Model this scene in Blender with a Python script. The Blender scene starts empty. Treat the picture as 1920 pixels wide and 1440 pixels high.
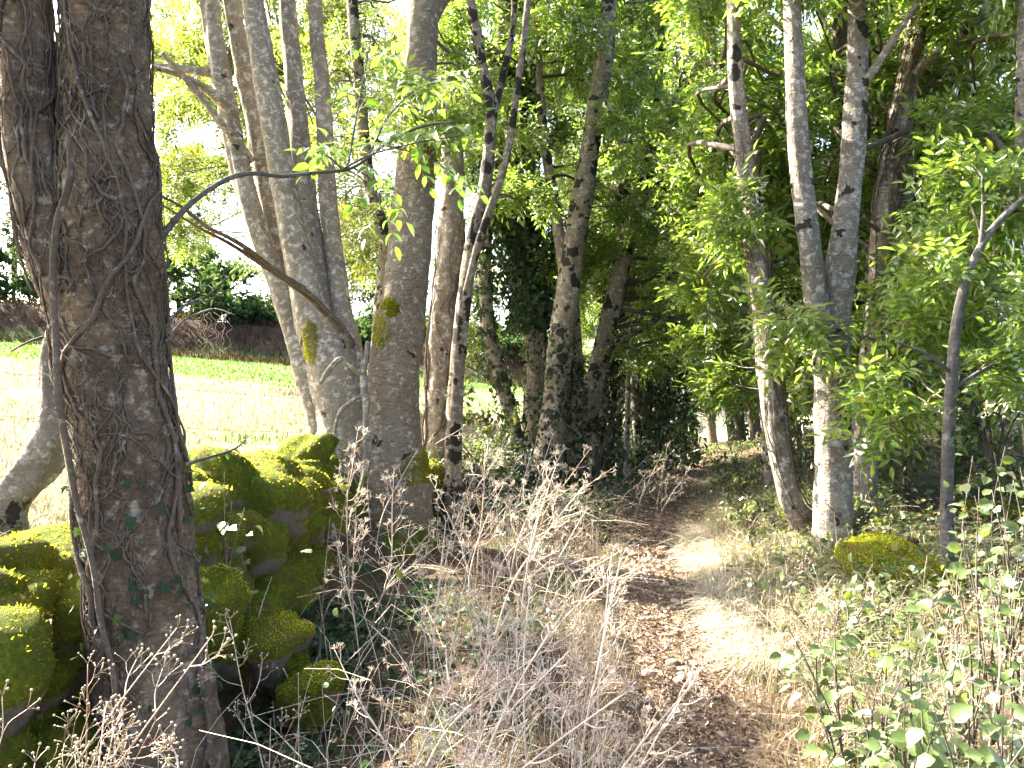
import bpy, math, random
import numpy as np
from mathutils import Vector, Matrix

SC = bpy.context.scene
COL = SC.collection
rng = np.random.default_rng(7)
random.seed(7)
R = math.radians

# ------------------------------------------------------------------ camera, sky, sun, exposure
EYE = 1.55
F = 1536.0
cam_d = bpy.data.cameras.new('camera'); cam = bpy.data.objects.new('camera', cam_d); COL.objects.link(cam)
cam_d.sensor_width = 36; cam_d.lens = 36 * F / 1920; cam_d.clip_start = 0.05; cam_d.clip_end = 2000
cam.location = (0, 0, EYE); cam.rotation_euler = (R(90.75), 0, 0)
SC.camera = cam
SUN_AZ = -59.0      # degrees from the view direction, negative is left
SUN_EL = 39.0
w = bpy.data.worlds.new('World'); SC.world = w; w.use_nodes = True
nt = w.node_tree
sky = nt.nodes.new('ShaderNodeTexSky'); sky.sky_type = 'NISHITA'; sky.sun_disc = False
sky.sun_elevation = R(SUN_EL); sky.sun_rotation = R(SUN_AZ)
sky.dust_density = 4.0; sky.air_density = 0.8; sky.ozone_density = 0.3
nt.nodes['Background'].inputs[1].default_value = 0.092
nt.links.new(sky.outputs[0], nt.nodes['Background'].inputs[0])
sd = bpy.data.lights.new('sun', 'SUN'); sun = bpy.data.objects.new('sun', sd); COL.objects.link(sun)
sd.energy = 5.0; sd.angle = R(0.55); sd.color = (1.0, 0.93, 0.80)
to_sun = Vector((math.sin(R(SUN_AZ)) * math.cos(R(SUN_EL)), math.cos(R(SUN_AZ)) * math.cos(R(SUN_EL)), math.sin(R(SUN_EL))))
sun.rotation_euler = to_sun.to_track_quat('Z', 'Y').to_euler(); sun.location = (-20, 20, 30)
vs = SC.view_settings
vs.view_transform = 'Standard'; vs.look = 'None'; vs.exposure = 3.3; vs.gamma = 1.0; vs.use_curve_mapping = False
cy = SC.cycles
cy.use_denoising = True
cy.max_bounces = 6; cy.diffuse_bounces = 3; cy.glossy_bounces = 2; cy.transmission_bounces = 4; cy.transparent_max_bounces = 4
cy.caustics_reflective = False; cy.caustics_refractive = False
cy.sample_clamp_indirect = 6.0
cy.use_adaptive_sampling = True; cy.adaptive_threshold = 0.035

# ------------------------------------------------------------------ helpers
def P(px, py, d):
    return np.array([(px - 960) / F * d, d, EYE + (740 - py) / F * d])

def sstep(t):
    t = np.clip(t, 0, 1); return t * t * (3 - 2 * t)

_PY = np.array([-10, 0, 3.4, 4.25, 7.7, 11.3, 15.9, 21.6, 30, 60, 300.])
_PX = np.array([0.4, .62, .74, .86, 1.30, 2.06, 3.5, 5.3, 8.2, 20, 120.])
def path_x(Y):
    Y = np.asarray(Y, float)
    return sum(np.interp(Y + o, _PY, _PX) for o in (-1.2, -.6, 0, .6, 1.2)) / 5

def fbm(X, Y, s=1.0, seed=0):
    r = np.random.default_rng(seed); z = np.zeros(np.broadcast(X, Y).shape)
    for k in range(14):
        f = s * (0.6 + 0.55 * k); a = r.uniform(0, 6.28)
        z = z + np.sin((X * math.cos(a) + Y * math.sin(a)) * f + r.uniform(0, 6.28)) / (1 + .5 * k)
    return z / 3.0

def bank_u(Y):
    return np.interp(Y, [0, 3, 5, 8, 11, 16, 25, 40], [2.9, 2.95, 2.75, 2.7, 1.75, 1.6, 2, 2])

def bank_far(X, Y):
    return sstep((Y - 0.12 * X - 40 + 1.2 * fbm(X, Y, .25, 5)) / 3.5)

def ground_z(X, Y):
    X = np.asarray(X, float); Y = np.asarray(Y, float)
    u = path_x(Y) - X; ub = bank_u(Y)
    zl = .10 * sstep((u - .25) / .9) + .52 * sstep((u - ub + .4) / .6)
    zl = zl - .26 * sstep((u - .9) / .7) * sstep((ub - .3 - u) / .35) * sstep((4.9 - Y) / 1.1)
    r = np.maximum(u - ub, 0)
    zl = zl + np.interp(r, [0, 2, 8, 20, 37, 57, 100, 300], [0, .28, 1.15, 2.3, 3.7, 5.2, 8, 16])
    v = -u
    zr = .12 * sstep((v - .2) / .8) + .32 * sstep((v - .7) / 1.5) + .05 * np.maximum(v - 2, 0) * (v < 40) + 2.0 * (v >= 40)
    z = np.where(u > 0, zl, zr)
    z = z + 1.9 * bank_far(X, Y)
    k = np.clip(np.abs(u) / .7, .25, 1)
    return z + .035 * k * fbm(X, Y, 2.2, 3) + .012 * fbm(X, Y, 9, 4)

def gz(x, y): return float(ground_z(x, y))

def make_mesh(name, V, T, smooth=False, mats=None, fmat=None):
    V = np.ascontiguousarray(V, np.float32); T = np.ascontiguousarray(T, np.int32)
    me = bpy.data.meshes.new(name)
    me.vertices.add(len(V)); me.vertices.foreach_set('co', V.ravel())
    me.loops.add(T.size); me.loops.foreach_set('vertex_index', T.ravel())
    me.polygons.add(len(T)); me.polygons.foreach_set('loop_start', np.arange(0, T.size, 3, dtype=np.int32))
    me.polygons.foreach_set('use_smooth', np.full(len(T), smooth, bool))
    if mats:
        for m in mats: me.materials.append(m)
    if fmat is not None: me.polygons.foreach_set('material_index', np.ascontiguousarray(fmat, np.int32))
    me.update(calc_edges=True)
    return me

def link(name, me, parent=None):
    o = bpy.data.objects.new(name, me); COL.objects.link(o)
    if parent is not None: o.parent = parent
    return o

def wpos(o):
    p = np.zeros(3)
    while o is not None:
        p = p + np.array(o.location); o = o.parent
    return p

def part(name, VT, mat, parent=None, smooth=True, loc=None):
    """VT in world coordinates; the object's origin goes to loc or stays at the parent's"""
    V, T = VT
    base = wpos(parent) if parent is not None else np.zeros(3)
    org = base if loc is None else np.asarray(loc, float)
    o = link(name, make_mesh(name, V - org, T, smooth, [mat]), parent)
    o.location = org - base
    return o

def thing(name, label, cat, loc, group=None):
    o = link(name, None); o.location = loc; o.empty_display_size = .2
    tag(o, label, cat, group); return o

def tag(o, label=None, cat=None, group=None, kind=None):
    if label: o['label'] = label
    if cat: o['category'] = cat
    if group: o['group'] = group
    if kind: o['kind'] = kind
    return o

def join(lst):
    Vs, Ts, n = [], [], 0
    for V, T in lst:
        Vs.append(V); Ts.append(T + n); n += len(V)
    return np.concatenate(Vs), np.concatenate(Ts)

def resample(pts, n):
    pts = np.asarray(pts, float); k = len(pts)
    if k == 2:
        t = np.linspace(0, 1, n)[:, None]; return pts[0] * (1 - t) + pts[1] * t
    L = np.concatenate([[0], np.cumsum(np.linalg.norm(np.diff(pts[:, :3], axis=0), axis=1) + 1e-6)])
    t = np.linspace(0, L[-1], n); i = np.clip(np.searchsorted(L, t, 'right') - 1, 0, k - 2)
    h = (L[i + 1] - L[i]); f = ((t - L[i]) / h)[:, None]
    m = np.gradient(pts, L, axis=0)
    p0, p1, m0, m1 = pts[i], pts[i + 1], m[i] * h[:, None], m[i + 1] * h[:, None]
    f2, f3 = f * f, f * f * f
    return (2 * f3 - 3 * f2 + 1) * p0 + (f3 - 2 * f2 + f) * m0 + (-2 * f3 + 3 * f2) * p1 + (f3 - f2) * m1

def norm(a): return a / (np.linalg.norm(a, axis=-1, keepdims=True) + 1e-9)

def frames(C):
    t = norm(np.gradient(C, axis=0))
    ref = np.array([1., 0, 0]) if abs(t[0][0]) < .8 else np.array([0, 1., 0])
    N = np.zeros_like(C); n = ref - t[0] * ref.dot(t[0]); n /= np.linalg.norm(n)
    for i in range(len(C)):
        n = n - t[i] * n.dot(t[i]); n = n / (np.linalg.norm(n) + 1e-9); N[i] = n
    return t, N, np.cross(t, N)

class Tube:
    """a tapered, lumpy limb: pts rows are x, y, z, radius"""
    def __init__(self, pts, sides=8, n=24, lump=0.0, seed=0, freq=6.0, fine=0.0):
        S = resample(pts, n); C, rad = S[:, :3], np.maximum(S[:, 3], .0008)
        t, N, B = frames(C)
        th = np.linspace(0, 2 * math.pi, sides, endpoint=False)
        L = np.concatenate([[0], np.cumsum(np.linalg.norm(np.diff(C, axis=0), axis=1))])
        f = np.ones((n, sides))
        r = np.random.default_rng(seed)
        if lump:
            for k in range(12):
                m = r.integers(0, 6); a = lump / (1 + .35 * k)
                f += a * np.sin(m * th[None, :] + r.uniform(-1, 1) * freq * (1 + .4 * k) * L[:, None] + r.uniform(0, 6.28))
        if fine:
            f += fine * r.normal(size=f.shape)
        d = np.cos(th)[None, :, None] * N[:, None, :] + np.sin(th)[None, :, None] * B[:, None, :]
        self.G = C[:, None, :] + d * (rad[:, None] * f)[:, :, None]
        self.D = d; self.C = C; self.rad = rad; self.n = n; self.s = sides; self.L = L
    def mesh(self):
        n, s = self.n, self.s
        V = np.concatenate([self.G.reshape(-1, 3), self.C[:1], self.C[-1:]])
        i = np.arange(n - 1)[:, None] * s; j = np.arange(s)[None, :]; k = (j + 1) % s
        a, b, c, d = (i + j).ravel(), (i + k).ravel(), (i + s + k).ravel(), (i + s + j).ravel()
        T = np.concatenate([np.stack([a, b, c], 1), np.stack([a, c, d], 1)])
        j = np.arange(s); k = (j + 1) % s
        T = np.concatenate([T, np.stack([np.full(s, n * s), k, j], 1), np.stack([np.full(s, n * s + 1), (n - 1) * s + j, (n - 1) * s + k], 1)])
        return V, T
    def at(self, q, th, off=0.0):
        """points on the surface, q 0..1 along, th angle"""
        q = np.clip(np.asarray(q) * (self.n - 1), 0, self.n - 1.001); i = q.astype(int); f = (q - i)[..., None]
        g = (np.asarray(th) / (2 * math.pi) * self.s) % self.s; j = g.astype(int) % self.s; e = (g - np.floor(g))[..., None]; j2 = (j + 1) % self.s
        def bi(A): return (A[i, j] * (1 - e) + A[i, j2] * e) * (1 - f) + (A[i + 1, j] * (1 - e) + A[i + 1, j2] * e) * f
        d = norm(bi(self.D)); return bi(self.G) + d * np.asarray(off)[..., None], d

def tube(pts, sides=5, n=8, **k): return Tube(pts, sides, n, **k).mesh()

# ---- leaves
def leaflet(L, wd, droop=.12, fold=.18, lod=0):
    if lod == 0:
        V = [(0, 0, 0), (.42 * L, wd / 2, fold * wd), (L, 0, -droop * L), (.42 * L, -wd / 2, fold * wd)]
        T = [(0, 2, 1), (0, 3, 2)]
    else:
        V = [(0, 0, 0), (.28 * L, wd * .42, fold * wd * .8), (.62 * L, wd * .46, fold * wd - droop * L * .4), (L, 0, -droop * L),
             (.62 * L, -wd * .46, fold * wd - droop * L * .4), (.28 * L, -wd * .42, fold * wd * .8), (.5 * L, 0, -droop * L * .2)]
        T = [(0, 6, 1), (1, 6, 2), (2, 6, 3), (3, 6, 4), (4, 6, 5), (5, 6, 0)]
    return np.array(V, float), np.array(T)

def ash_leaf(pairs=4, L=.092, wd=.036, gap=.052, lod=0, seed=0):
    r = np.random.default_rng(seed); out = []
    tot = gap * (pairs + .8)
    for k in range(pairs):
        x = gap * (k + .9)
        for s in (-1, 1):
            V, T = leaflet(L * r.uniform(.8, 1.1), wd * r.uniform(.85, 1.15), r.uniform(.05, .3), r.uniform(-.05, .3), lod)
            a = s * R(r.uniform(52, 72)); ca, sa = math.cos(a), math.sin(a)
            ro = r.uniform(-.5, .5); V = np.stack([V[:, 0], V[:, 1] * math.cos(ro) - V[:, 2] * math.sin(ro), V[:, 1] * math.sin(ro) + V[:, 2] * math.cos(ro)], 1)
            V = np.stack([V[:, 0] * ca - V[:, 1] * sa, V[:, 0] * sa + V[:, 1] * ca, V[:, 2]], 1)
            out.append((V + [x, 0, -.25 * x * x / tot], T))
    V, T = leaflet(L * 1.1, wd, .2, .2, lod); out.append((V + [tot, 0, -.25 * tot], T))
    return join(out)

def scatter(protos, pos, d, up, scale, r=None):
    """copies of small leaf meshes at pos, x axis along d, z axis near up, as one mesh"""
    r = r or rng
    x = norm(d); y = norm(np.cross(up, x)); z = np.cross(x, y)
    which = r.integers(0, len(protos), len(pos)); out = []
    sc = np.broadcast_to(np.asarray(scale, float), (len(pos),))
    for q, (V, T) in enumerate(protos):
        m = which == q; n = int(m.sum())
        if not n: continue
        W = (V[None, :, 0:1] * x[m][:, None] + V[None, :, 1:2] * y[m][:, None] + V[None, :, 2:3] * z[m][:, None]) * sc[m][:, None, None] + pos[m][:, None]
        TT = T[None] + (np.arange(n) * len(V))[:, None, None]
        out.append((W.reshape(-1, 3), TT.reshape(-1, 3)))
    return join(out)

ASH_LO = [ash_leaf(4, seed=1), ash_leaf(4, seed=2), ash_leaf(3, seed=3), ash_leaf(5, seed=4)]
ASH_HI = [ash_leaf(4, .085, .03, .05, 1, seed=11), ash_leaf(3, .085, .032, .05, 1, seed=12), ash_leaf(4, .08, .03, .048, 1, seed=13)]
SIMPLE = [leaflet(.065, .042, .15, .15, 1), leaflet(.055, .036, .25, .1, 1), leaflet(.07, .04, .05, .25, 1)]

def ivy_leaf(s=.06):
    V = [(0, 0, 0), (.15, .42, .03), (.45, .28, .06), (.55, .5, .0), (.75, .2, .03), (1.1, 0, -.08), (.75, -.2, .03), (.55, -.5, .0), (.45, -.28, .06), (.15, -.42, .03), (.45, 0, 0)]
    T = [(10, i, (i + 1) % 10) for i in range(10)]
    return np.array(V, float) * s, np.array([(a, c, b) for a, b, c in T])
IVY = [ivy_leaf(.055), ivy_leaf(.045)]
IVY_LO = [leaflet(.06, .05, .1, .15, 0), leaflet(.05, .045, .2, .1, 0)]

def ball(n, r):
    v = norm(r.normal(size=(n, 3))); return v * (r.uniform(0, 1, (n, 1)) ** .45)

def crown(clusters, protos, per_twig=6, leaf=1.0, seed=0, droop=.25):
    """clusters: rows centre, radius, twigs. Returns the leaf mesh and the twig mesh"""
    r = np.random.default_rng(seed); Ps, Ds, Us, tw = [], [], [], []
    for c, rad, nt_ in clusters:
        tips = c + ball(nt_, r) * np.array([rad, rad, rad * .8])
        out = norm(tips - c + r.normal(size=tips.shape) * .25 * rad + [0, 0, .1 * rad])
        k = r.integers(max(3, per_twig - 2), per_twig + 3, nt_)
        idx = np.repeat(np.arange(nt_), k)
        dd = norm(out[idx] * .7 + norm(r.normal(size=(len(idx), 3))) + [0, 0, -droop])
        pos = tips[idx] - out[idx] * r.uniform(0, .16, (len(idx), 1)) * leaf
        Ps.append(pos); Ds.append(dd); Us.append(norm(r.normal(size=(len(idx), 3)) * .45 + [0, 0, 1.0]))
        for i in range(0, nt_, 4 if leaf > 2 else 1):
            a = c + (tips[i] - c) * .1; mid = (a + tips[i]) / 2 + [0, 0, .06 * rad]
            tw.append(tube(np.array([[*a, .006], [*mid, .004], [*tips[i], .002]]), 3, 3))
    pos = np.concatenate(Ps); n = len(pos)
    return scatter(protos, pos, np.concatenate(Ds), np.concatenate(Us), r.uniform(.75, 1.2, n) * leaf, r), join(tw)

def crown_box(spec, seed):
    """clusters in a block of the wood: (px0, px1, py0, py1, d0, d1, n, radius, twigs) measured from the viewpoint"""
    r = np.random.default_rng(seed); out = []
    for (a, b, c, d, e, f, n, rad, tw) in spec:
        for k in range(n):
            q = P(r.uniform(a, b), r.uniform(c, d), r.uniform(e, f))
            q[2] = max(q[2], gz(q[0], q[1]) + .25)
            out.append((q, rad * r.uniform(.7, 1.35), tw))
    return out

# ------------------------------------------------------------------ materials
def newmat(name):
    m = bpy.data.materials.new(name); m.use_nodes = True; t = m.node_tree; t.nodes.clear()
    o = t.nodes.new('ShaderNodeOutputMaterial'); return m, t, o
def N(t, typ, **k):
    n = t.nodes.new('ShaderNode' + typ)
    for a, v in k.items(): setattr(n, a, v)
    return n
def noise(t, vec, scale, detail=4, rough=.6, dist=0.0):
    n = N(t, 'TexNoise'); n.inputs['Scale'].default_value = scale; n.inputs['Detail'].default_value = detail
    n.inputs['Roughness'].default_value = rough; n.inputs['Distortion'].default_value = dist
    if vec is not None: t.links.new(vec, n.inputs['Vector'])
    return n.outputs['Fac']
def ramp(t, fac, stops, interp='LINEAR'):
    n = N(t, 'ValToRGB'); n.color_ramp.interpolation = interp; e = n.color_ramp.elements
    while len(e) < len(stops): e.new(.5)
    for x, (p, c) in zip(e, stops): x.position = p; x.color = (*c, 1) if len(c) == 3 else c
    t.links.new(fac, n.inputs[0]); return n.outputs[0]
def mixc(t, fac, a, b, mode='MIX'):
    n = N(t, 'MixRGB', blend_type=mode)
    for i, v in ((0, fac), (1, a), (2, b)):
        if isinstance(v, (int, float)): n.inputs[i].default_value = v if i == 0 else (v, v, v, 1)
        elif isinstance(v, tuple): n.inputs[i].default_value = (*v, 1)
        else: t.links.new(v, n.inputs[i])
    return n.outputs[0]
def math_(t, op, a, b=0.0, clamp=False):
    n = N(t, 'Math', operation=op, use_clamp=clamp)
    for i, v in ((0, a), (1, b)):
        if isinstance(v, (int, float)): n.inputs[i].default_value = v
        else: t.links.new(v, n.inputs[i])
    return n.outputs[0]
def bump(t, h, strength, dist=.02):
    n = N(t, 'Bump'); n.inputs['Strength'].default_value = strength; n.inputs['Distance'].default_value = dist
    t.links.new(h, n.inputs['Height']); return n.outputs[0]
def mapping(t, vec, sc):
    n = N(t, 'Mapping'); n.inputs['Scale'].default_value = sc; t.links.new(vec, n.inputs['Vector']); return n.outputs[0]
def principled(t, o, col, rough=.9, nrm=None, spec=.3):
    b = N(t, 'BsdfPrincipled'); b.inputs['Roughness'].default_value = rough; b.inputs['Specular IOR Level'].default_value = spec
    if isinstance(col, tuple): b.inputs['Base Color'].default_value = (*col, 1)
    else: t.links.new(col, b.inputs['Base Color'])
    if nrm is not None: t.links.new(nrm, b.inputs['Normal'])
    t.links.new(b.outputs[0], o.inputs[0]); return b

def leaf_mat(name, dark, light, trans, tfac=.45, gloss=.07, rough=.35, yellow=None, vary=1.6):
    m, t, o = newmat(name)
    g = N(t, 'NewGeometry'); rpi = g.outputs['Random Per Island']
    n1 = noise(t, g.outputs['Position'], vary, 2)
    f = math_(t, 'ADD', math_(t, 'MULTIPLY', rpi, .6), math_(t, 'MULTIPLY', n1, .45), True)
    c = mixc(t, f, dark, light)
    tc = mixc(t, f, tuple(.75 * x for x in trans), trans)
    if yellow:
        y = math_(t, 'GREATER_THAN', math_(t, 'FRACT', math_(t, 'MULTIPLY', rpi, 37.0)), yellow[0])
        c = mixc(t, y, c, yellow[1]); tc = mixc(t, y, tc, yellow[2])
    df = N(t, 'BsdfDiffuse'); t.links.new(c, df.inputs[0])
    tr = N(t, 'BsdfTranslucent'); t.links.new(tc, tr.inputs[0])
    mx = N(t, 'MixShader'); mx.inputs[0].default_value = tfac; t.links.new(df.outputs[0], mx.inputs[1]); t.links.new(tr.outputs[0], mx.inputs[2])
    if gloss:
        gl = N(t, 'BsdfGlossy'); gl.inputs['Roughness'].default_value = rough; gl.inputs[0].default_value = (1, 1, .95, 1)
        fr = N(t, 'Fresnel'); fr.inputs[0].default_value = 1.4
        mg = N(t, 'MixShader'); t.links.new(math_(t, 'MULTIPLY', fr.outputs[0], gloss / .03, True), mg.inputs[0])
        t.links.new(mx.outputs[0], mg.inputs[1]); t.links.new(gl.outputs[0], mg.inputs[2]); mx = mg
    t.links.new(mx.outputs[0], o.inputs[0]); return m

M_ASH = leaf_mat('ash_foliage', (.06, .11, .018), (.105, .17, .028), (.44, .65, .07), .54, .016, .4, (.93, (.12, .12, .02), (.42, .42, .03)))
M_ASHY = leaf_mat('backlit_ash_foliage', (.045, .09, .016), (.09, .15, .025), (.36, .48, .04), .5, .02, .4, (.8, (.16, .16, .02), (.6, .55, .05)))  # ash leaf yellowed, the glow of backlight painted in
M_ASHD = leaf_mat('shaded_foliage', (.05, .10, .017), (.09, .15, .026), (.40, .56, .06), .4, .02, .4)  # ash leaf toned down in colour for trees in shade
M_FAR = leaf_mat('far_foliage', (.03, .055, .03), (.05, .085, .035), (.10, .16, .04), .35, 0, .5)
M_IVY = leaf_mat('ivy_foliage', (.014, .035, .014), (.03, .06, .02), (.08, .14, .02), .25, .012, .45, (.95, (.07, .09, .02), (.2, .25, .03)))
M_SHRUB = leaf_mat('shrub_foliage', (.05, .085, .025), (.10, .14, .05), (.30, .38, .06), .42, .018, .45, (.86, (.17, .17, .05), (.5, .46, .06)))
M_HAZEL = leaf_mat('hazel_leaf', (.055, .095, .022), (.105, .145, .04), (.30, .40, .05), .36, .03, .45, (.80, (.2, .19, .07), (.5, .48, .06)), 9)
M_SPRIG = leaf_mat('ash_sprig_leaf', (.045, .10, .022), (.07, .14, .026), (.24, .46, .035), .48, .02, .4, (.95, (.2, .2, .02), (.7, .6, .04)), 6)
M_DRY = leaf_mat('dry_grass', (.20, .155, .085), (.36, .29, .17), (.34, .27, .14), .35, .02, .5)
M_PALE = leaf_mat('sunlit_straw', (.38, .32, .21), (.62, .55, .42), (.5, .43, .3), .35, .02, .5)  # paler copy of the dry grass, sunlight put into the colour
M_STRAW = leaf_mat('meadow_straw', (.25, .215, .14), (.41, .36, .26), (.36, .32, .2), .4, 0, .5)
M_MEADOW = leaf_mat('meadow_green', (.045, .09, .02), (.08, .13, .03), (.14, .24, .03), .4, 0, .5)
M_GREENBL = leaf_mat('verge_green', (.04, .075, .02), (.08, .12, .03), (.2, .3, .04), .4, .03, .5)
M_LITTER = leaf_mat('leaf_litter', (.085, .052, .03), (.22, .14, .08), (.16, .09, .035), .25, .02, .6)
M_BRACK = leaf_mat('dead_bracken', (.045, .03, .02), (.10, .062, .04), (.07, .04, .02), .25, 0, .6)  # bracken brown with the hedge's shade mixed into it
M_MOSSF = leaf_mat('moss_fuzz', (.10, .125, .012), (.24, .25, .022), (.68, .68, .04), .54, 0, .5, None, 8)

def bark(name, base, pale, dark, lichen=.5, patch=0.0, patch_scale=5.0, moss=0.0, lines=.5, bstr=.6, patch_col=(.018, .016, .013)):
    m, t, o = newmat(name); v = N(t, 'TexCoord').outputs['Object']
    big = noise(t, v, 2.6, 5, .65); mid = noise(t, v, 17, 5, .65, .4); fine = noise(t, v, 55, 4, .7)
    ln = noise(t, mapping(t, v, (7, 7, 42)), 1.6, 4, .65, .6)
    vr = noise(t, mapping(t, v, (22, 22, 4)), 1.5, 4, .6, .5)
    c = mixc(t, ramp(t, big, [(.3, (0, 0, 0)), (.7, (1, 1, 1))]), base, dark)
    c = mixc(t, ramp(t, mid, [(.62 - .2 * lichen, (0, 0, 0)), (.70 - .1 * lichen, (1, 1, 1))]), c, pale)
    c = mixc(t, math_(t, 'MULTIPLY', ramp(t, ln, [(.52, (0, 0, 0)), (.62, (1, 1, 1))]), lines), c, tuple(.38 * x for x in base))
    c = mixc(t, math_(t, 'MULTIPLY', ramp(t, noise(t, mapping(t, v, (9, 9, 30)), 2.3, 3), [(.63, (0, 0, 0)), (.67, (1, 1, 1))]), lines * .7), c, pale)
    c = mixc(t, .55, c, ramp(t, fine, [(.2, (.35, .35, .35)), (.8, (1.5, 1.5, 1.5))]), 'MULTIPLY')
    h = math_(t, 'ADD', math_(t, 'MULTIPLY', ln, .6), math_(t, 'ADD', math_(t, 'MULTIPLY', vr, .7), math_(t, 'MULTIPLY', fine, .5)))
    if patch:
        vo = N(t, 'TexVoronoi'); vo.inputs['Scale'].default_value = patch_scale
        dv = mixc(t, .18, v, noise_col(t, v, 9)); t.links.new(dv, vo.inputs['Vector'])
        sepc = N(t, 'SeparateColor'); t.links.new(vo.outputs['Color'], sepc.inputs[0])
        rad = math_(t, 'MULTIPLY', sepc.outputs[0], .42 * patch + .12)
        f = math_(t, 'LESS_THAN', math_(t, 'ADD', vo.outputs['Distance'], math_(t, 'MULTIPLY', math_(t, 'SUBTRACT', fine, .5), .25)), rad)
        c = mixc(t, math_(t, 'MULTIPLY', f, .92), c, patch_col)
        h = math_(t, 'ADD', h, math_(t, 'MULTIPLY', f, .5))
    if moss:
        sep = N(t, 'SeparateXYZ'); t.links.new(v, sep.inputs[0])
        f = math_(t, 'ADD', math_(t, 'MULTIPLY', sep.outputs[2], -1.4 / moss), math_(t, 'MULTIPLY', math_(t, 'SUBTRACT', mid, .35), 2.6))
        f = ramp(t, f, [(.0, (0, 0, 0)), (.25, (1, 1, 1))])
        c = mixc(t, f, c, mixc(t, fine, (.03, .045, .006), (.11, .13, .012)))
    principled(t, o, c, .92, bump(t, h, bstr, .025), .2); return m
def noise_col(t, vec, scale):
    n = N(t, 'TexNoise'); n.inputs['Scale'].default_value = scale; n.inputs['Detail'].default_value = 3; t.links.new(vec, n.inputs['Vector']); return n.outputs['Color']

B_BIG = bark('vine_tree_bark', (.225, .16, .10), (.37, .305, .225), (.10, .068, .044), .4, 0, 5, .35, .6, 1.0)
B_ASH = bark('ash_bark', (.24, .19, .13), (.44, .40, .33), (.15, .113, .077), .42, .1, 4.4, .55, .7, .7)
B_STEM = bark('grey_ash_bark', (.27, .225, .165), (.48, .445, .38), (.16, .13, .095), .6, .22, 5.5, .5, .35, .6)
B_SPOT = bark('spotted_bark', (.24, .20, .145), (.42, .38, .31), (.15, .115, .08), .55, 1.35, 7.5, .4, .3, .6)
B_BIRCH = bark('pale_bark', (.29, .25, .195), (.52, .48, .42), (.15, .12, .088), .6, .58, 6.5, .5, .55, 1.0)
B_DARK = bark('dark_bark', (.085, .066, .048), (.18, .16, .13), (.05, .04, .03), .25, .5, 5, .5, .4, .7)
B_TWIG = bark('twig_bark', (.14, .115, .09), (.24, .21, .17), (.09, .07, .05), .3, 0, 5, 0, .2, .3)
B_SAP = bark('sapling_bark', (.105, .098, .084), (.19, .18, .16), (.075, .07, .06), .5, .2, 7, .2, .5, .35)
B_VINE = bark('vine_bark', (.17, .13, .095), (.28, .235, .19), (.075, .055, .04), .3, 0, 5, 0, .3, .6)
B_LOG = bark('silvered_wood', (.26, .23, .19), (.42, .39, .34), (.12, .10, .08), .5, .3, 4, .3, .1, 1.0)

def stalk_mat(name, a, b):
    m, t, o = newmat(name); g = N(t, 'NewGeometry'); n = noise(t, g.outputs['Position'], 14, 4)
    oi = N(t, 'ObjectInfo')
    c = mixc(t, ramp(t, math_(t, 'ADD', math_(t, 'MULTIPLY', n, .7), math_(t, 'MULTIPLY', oi.outputs['Random'], .4)), [(.3, (0, 0, 0)), (.75, (1, 1, 1))]), a, b)
    principled(t, o, c, .65, None, .3); return m
M_STALK = stalk_mat('dry_stalk', (.30, .21, .135), (.66, .56, .44))
M_STALKR = stalk_mat('reddish_stalk', (.17, .075, .045), (.34, .22, .15))
M_HEAD = stalk_mat('seed_head', (.26, .19, .11), (.44, .36, .26))

def moss_stone_mat():
    m, t, o = newmat('mossy_stone'); v = N(t, 'TexCoord').outputs['Object']; g = N(t, 'NewGeometry')
    sep = N(t, 'SeparateXYZ'); t.links.new(g.outputs['Normal'], sep.inputs[0])
    n1 = noise(t, g.outputs['Position'], 3.5, 4); n2 = noise(t, g.outputs['Position'], 40, 4, .7); n3 = noise(t, g.outputs['Position'], 170, 3, .7)
    st = mixc(t, n1, (.13, .105, .08), (.28, .24, .19)); st = mixc(t, .5, st, ramp(t, n2, [(.25, (.4, .4, .4)), (.75, (1.4, 1.4, 1.4))]), 'MULTIPLY')
    ms = mixc(t, ramp(t, n2, [(.3, (0, 0, 0)), (.7, (1, 1, 1))]), (.06, .08, .009), (.20, .215, .02))
    ms = mixc(t, ramp(t, noise(t, g.outputs['Position'], 7, 5, .7), [(.42, (0, 0, 0)), (.62, (1, 1, 1))]), ms, mixc(t, n2, (.04, .06, .009), (.11, .13, .014)))
    ms = mixc(t, ramp(t, n1, [(.5, (0, 0, 0)), (.75, (1, 1, 1))]), ms, (.13, .10, .03))
    f = ramp(t, math_(t, 'ADD', math_(t, 'MULTIPLY', sep.outputs[2], .55), math_(t, 'MULTIPLY', n1, .9)), [(.22, (0, 0, 0)), (.32, (1, 1, 1))])
    c = mixc(t, f, st, ms)
    principled(t, o, c, .95, bump(t, math_(t, 'ADD', n2, math_(t, 'MULTIPLY', n3, .6)), .9, .03), .1); return m
M_MSTONE = moss_stone_mat()
def pebble_mat():
    m, t, o = newmat('path_stone'); g = N(t, 'NewGeometry'); oi = N(t, 'ObjectInfo')
    c = mixc(t, oi.outputs['Random'], (.15, .105, .07), (.30, .24, .18)); c = mixc(t, .5, c, ramp(t, noise(t, g.outputs['Position'], 60, 4), [(.2, (.5, .5, .5)), (.8, (1.3, 1.3, 1.3))]), 'MULTIPLY')
    principled(t, o, c, .9, bump(t, noise(t, g.outputs['Position'], 90, 3), .5, .01), .2); return m
M_PEB = pebble_mat()

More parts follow.
